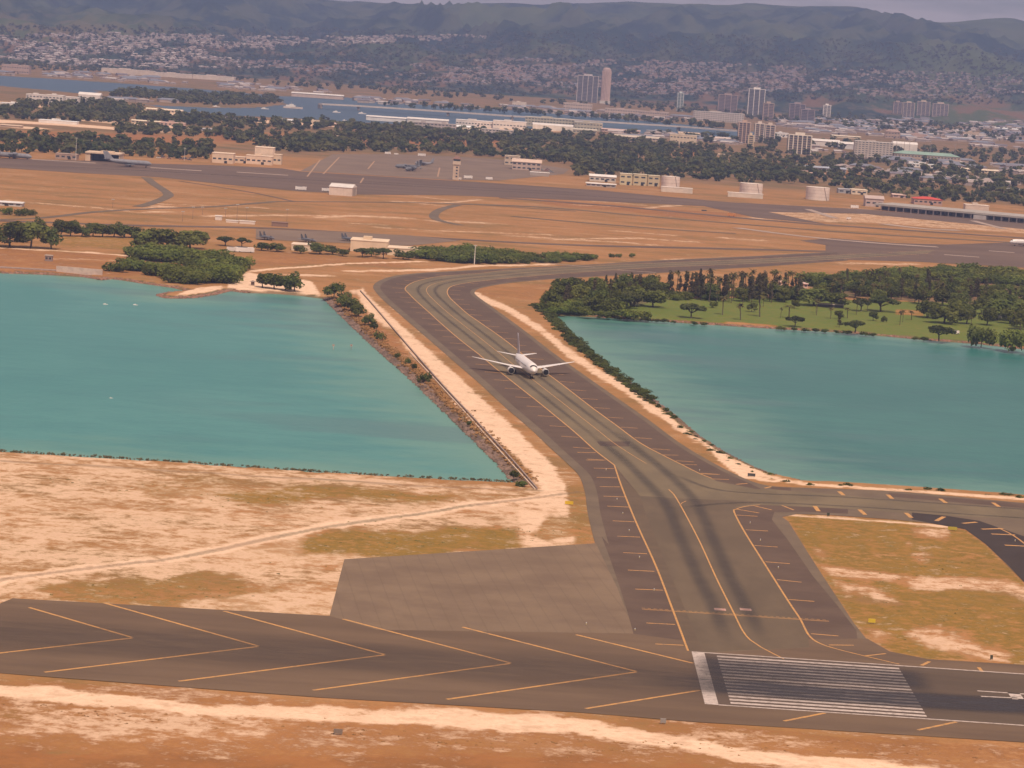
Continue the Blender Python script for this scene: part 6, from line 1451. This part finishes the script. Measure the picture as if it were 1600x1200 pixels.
# ------------------------------------------------------------------ houses of the town
ROOFS = [(.36, .29, .27), (.33, .25, .23), (.25, .16, .15), (.30, .19, .16), (.20, .17, .19), (.38, .30, .27), (.52, .45, .42), (.22, .22, .26)]
WALLS = [(.46, .35, .30), (.37, .29, .26), (.52, .43, .39)]
def house_geo(w_, d_, h_, hip):
    mb = MB(); mb.box(-w_ / 2, w_ / 2, -d_ / 2, d_ / 2, -3, h_ * .6); nb = len(mb.f)
    (mb.hip if hip else mb.gable)(-w_ / 2, w_ / 2, -d_ / 2, d_ / 2, h_ * .6 + .01, h_, .6); return mb, nb
HMESH = []
for i in range(16):
    w_ = rv.uniform(7, 13); d_ = rv.uniform(6, 9); h_ = rv.uniform(3.2, 5)
    if i > 11: w_, d_, h_ = rv.uniform(18, 36), rv.uniform(12, 18), rv.uniform(5, 8)
    mb, nb = house_geo(w_, d_, h_, i % 2)
    mb.m = [0] * nb + [1] * (len(mb.f) - nb); HMESH.append((mb.mesh('house', [cmat(WALLS[i % 3]), cmat(ROOFS[i % 8])]), mb, i))
TOWN = [([(0, 56), (200, 52), (420, 58), (430, 78), (300, 75), (420, 108), (200, 106), (0, 100)], 1500, 'pale'), ([(400, 60), (600, 57), (760, 55), (760, 60), (600, 68), (400, 72)], 330, 'pale'), ([(640, 100), (800, 92), (1000, 95), (1260, 105), (1260, 140), (1060, 150), (960, 145), (820, 132), (640, 130)], 1500, 'dark'),
        ([(1200, 105), (1600, 118), (1600, 150), (1480, 158), (1200, 140)], 420, 'dark'), ([(1210, 185), (1330, 188), (1480, 186), (1600, 192), (1600, 235), (1450, 225), (1330, 212), (1210, 205)], 300, 'mix'), ([(560, 152), (760, 164), (900, 172), (1080, 182), (1080, 192), (880, 180), (700, 167), (560, 160)], 170, 'mix'), ([(0, 112), (150, 116), (400, 132), (560, 148), (430, 146), (230, 130), (0, 117)], 150, 'mix'),
        ([(370, 88), (560, 100), (640, 112), (640, 124), (480, 112), (370, 98)], 120, 'dark'), ([(1150, 225), (1330, 248), (1600, 275), (1600, 262), (1330, 238), (1200, 222)], 90, 'mix'), ([(300, 160), (220, 160), (200, 150), (160, 148), (170, 158)], 40, 'mix'), ([(940, 205), (1150, 220), (1150, 226), (940, 214)], 40, 'mix'), ([(1300, 265), (1600, 300), (1600, 285), (1330, 260)], 60, 'mix')]
rs = np.random.default_rng(91); HS = []
for zi, (poly, n, tone) in enumerate(TOWN):
    xs = [p[0] for p in poly]; ys_ = [p[1] for p in poly]
    Q = np.column_stack([rs.uniform(min(xs), max(xs), n * 6), rs.uniform(min(ys_), max(ys_), n * 6)]); Q[:, 1] = np.round((Q[:, 1] - Q[:, 0] * .067 - 2.5 * np.sin(Q[:, 0] / 70)) / 3.6) * 3.6 + Q[:, 0] * .067 + 2.5 * np.sin(Q[:, 0] / 70) + rs.normal(size=len(Q)) * .7
    Q = Q[(sdist(Q, poly) > 0) & (fbm(Q[:, 0] / 45, Q[:, 1] / 9, 3, zi) > .42)][:int(n * 1.6)]
    for x, y in Q:
        P = GT(x, y)
        if P is None: continue
        cand = {'pale': (0, 1, 5, 2, 3, 4, 8, 6, 9), 'dark': (1, 2, 3, 4, 7, 10, 11, 9), 'mix': (0, 2, 5, 6, 8, 12, 13, 14, 15)}[tone]
        HS.append((P, int(rs.choice(cand)), rs.uniform(-.6, .6), zi))
HS.sort(key=lambda q: q[0].y / (2.5 if q[1] > 11 else 1))
ZN = ['pale house on the hillside at the far left', 'pale house in the high streak of houses below the ridge', 'brown-roofed house on the hillside behind the high-rise towers', 'house on the brown slope at far right', 'house in the town right of the high-rise towers', 'building on the far harbour shore', 'building beyond the water at far left', 'house on the hillside above the middle of the harbour', 'house among the trees behind the pale slab block', 'building among the trees by the wooded island', 'building in the woods behind the quay sheds', 'building in the woods behind the fuel tanks']
SZ = ['small pale', 'small brown', 'small dark red', 'small brown red', 'small dark grey', 'small tan', 'small white', 'small slate']
for P, mi, rz, zi in HS[:285]:
    o = link('town_house', HMESH[mi][0], None, P, rz); tag(o, (SZ[mi % 8].replace('small', 'long') if mi > 11 else SZ[mi % 8]) + '-roofed ' + ZN[zi].replace('brown-roofed ', '').replace('pale ', '', 1), 'house', ZN[zi].replace('house', 'houses', 1).replace('building', 'buildings', 1))
V = []; F = []; MI = []; off = 0
mats_ = [cmat(c) for c in WALLS] + [cmat(c) for c in ROOFS]
for P, mi, rz, zi in HS[285:]:
    mb = HMESH[mi][1]; a = np.array(mb.v); c_, s_ = math.cos(rz), math.sin(rz)
    V.append(np.column_stack([a[:, 0] * c_ - a[:, 1] * s_ + P.x, a[:, 0] * s_ + a[:, 1] * c_ + P.y, a[:, 2] + P.z])); F += [tuple(i + off for i in f) for f in mb.f]; MI += [(mi % 3) if q == 0 else 3 + mi % 8 for q in mb.m]; off += len(a)
me = bpy.data.meshes.new('hillside_houses'); me.from_pydata(np.concatenate(V).tolist(), [], F)
for m in mats_: me.materials.append(m)
me.polygons.foreach_set('material_index', MI); me.update()
tag(link('hillside_houses', me), 'thousands of small houses covering the hillside behind the harbour', 'houses', kind='stuff')
# scrub and gardens between the hillside houses
allV = []
for poly, n in (([(0, 40), (400, 45), (800, 50), (1250, 60), (1600, 80), (1600, 165), (1250, 160), (820, 150), (400, 120), (0, 110)], 6000),):
    xs = [p[0] for p in poly]; ys_ = [p[1] for p in poly]
    Q = np.column_stack([rs.uniform(min(xs), max(xs), n * 3), rs.uniform(min(ys_), max(ys_), n * 3)]); Q = Q[sdist(Q, poly) > 0][:n]
    for x, y in Q:
        P = GT(x, y)
        if P is None: continue
        v = far_v[rs.integers(6)][:120]; s = rs.uniform(.55, 1.15); allV.append(v * (s * 1.3, s * 1.3, s) + np.array(P[:]) - (0, 0, .5))
tag(link('hillside_scrub', leaf_mesh('hillside_scrub', np.concatenate(allV), translucent(mat('scrub_leaf', (.120, .112, .060), (.062, .066, .038), .02, .95, .4, .6)))), 'dark scrub and garden trees scattered over the hillside', 'scrub', kind='stuff')
# ------------------------------------------------------------------ haze
hz, t, b = new_mat('haze_air')
t.nodes.remove(b)
pv = t.nodes.new('ShaderNodeVolumePrincipled')
pv.inputs['Color'].default_value = (.44, .56, .98, 1)
pv.inputs['Density'].default_value = 7.0e-5
pv.inputs['Anisotropy'].default_value = .2
t.links.new(pv.outputs[0], t.nodes['Material Output'].inputs['Volume'])
mb = MB(); mb.box(-12000, 12000, -600, 17000, -12, 560)
tag(obj('haze', mb, hz), 'thin bluish haze over the land', 'haze', kind='stuff')
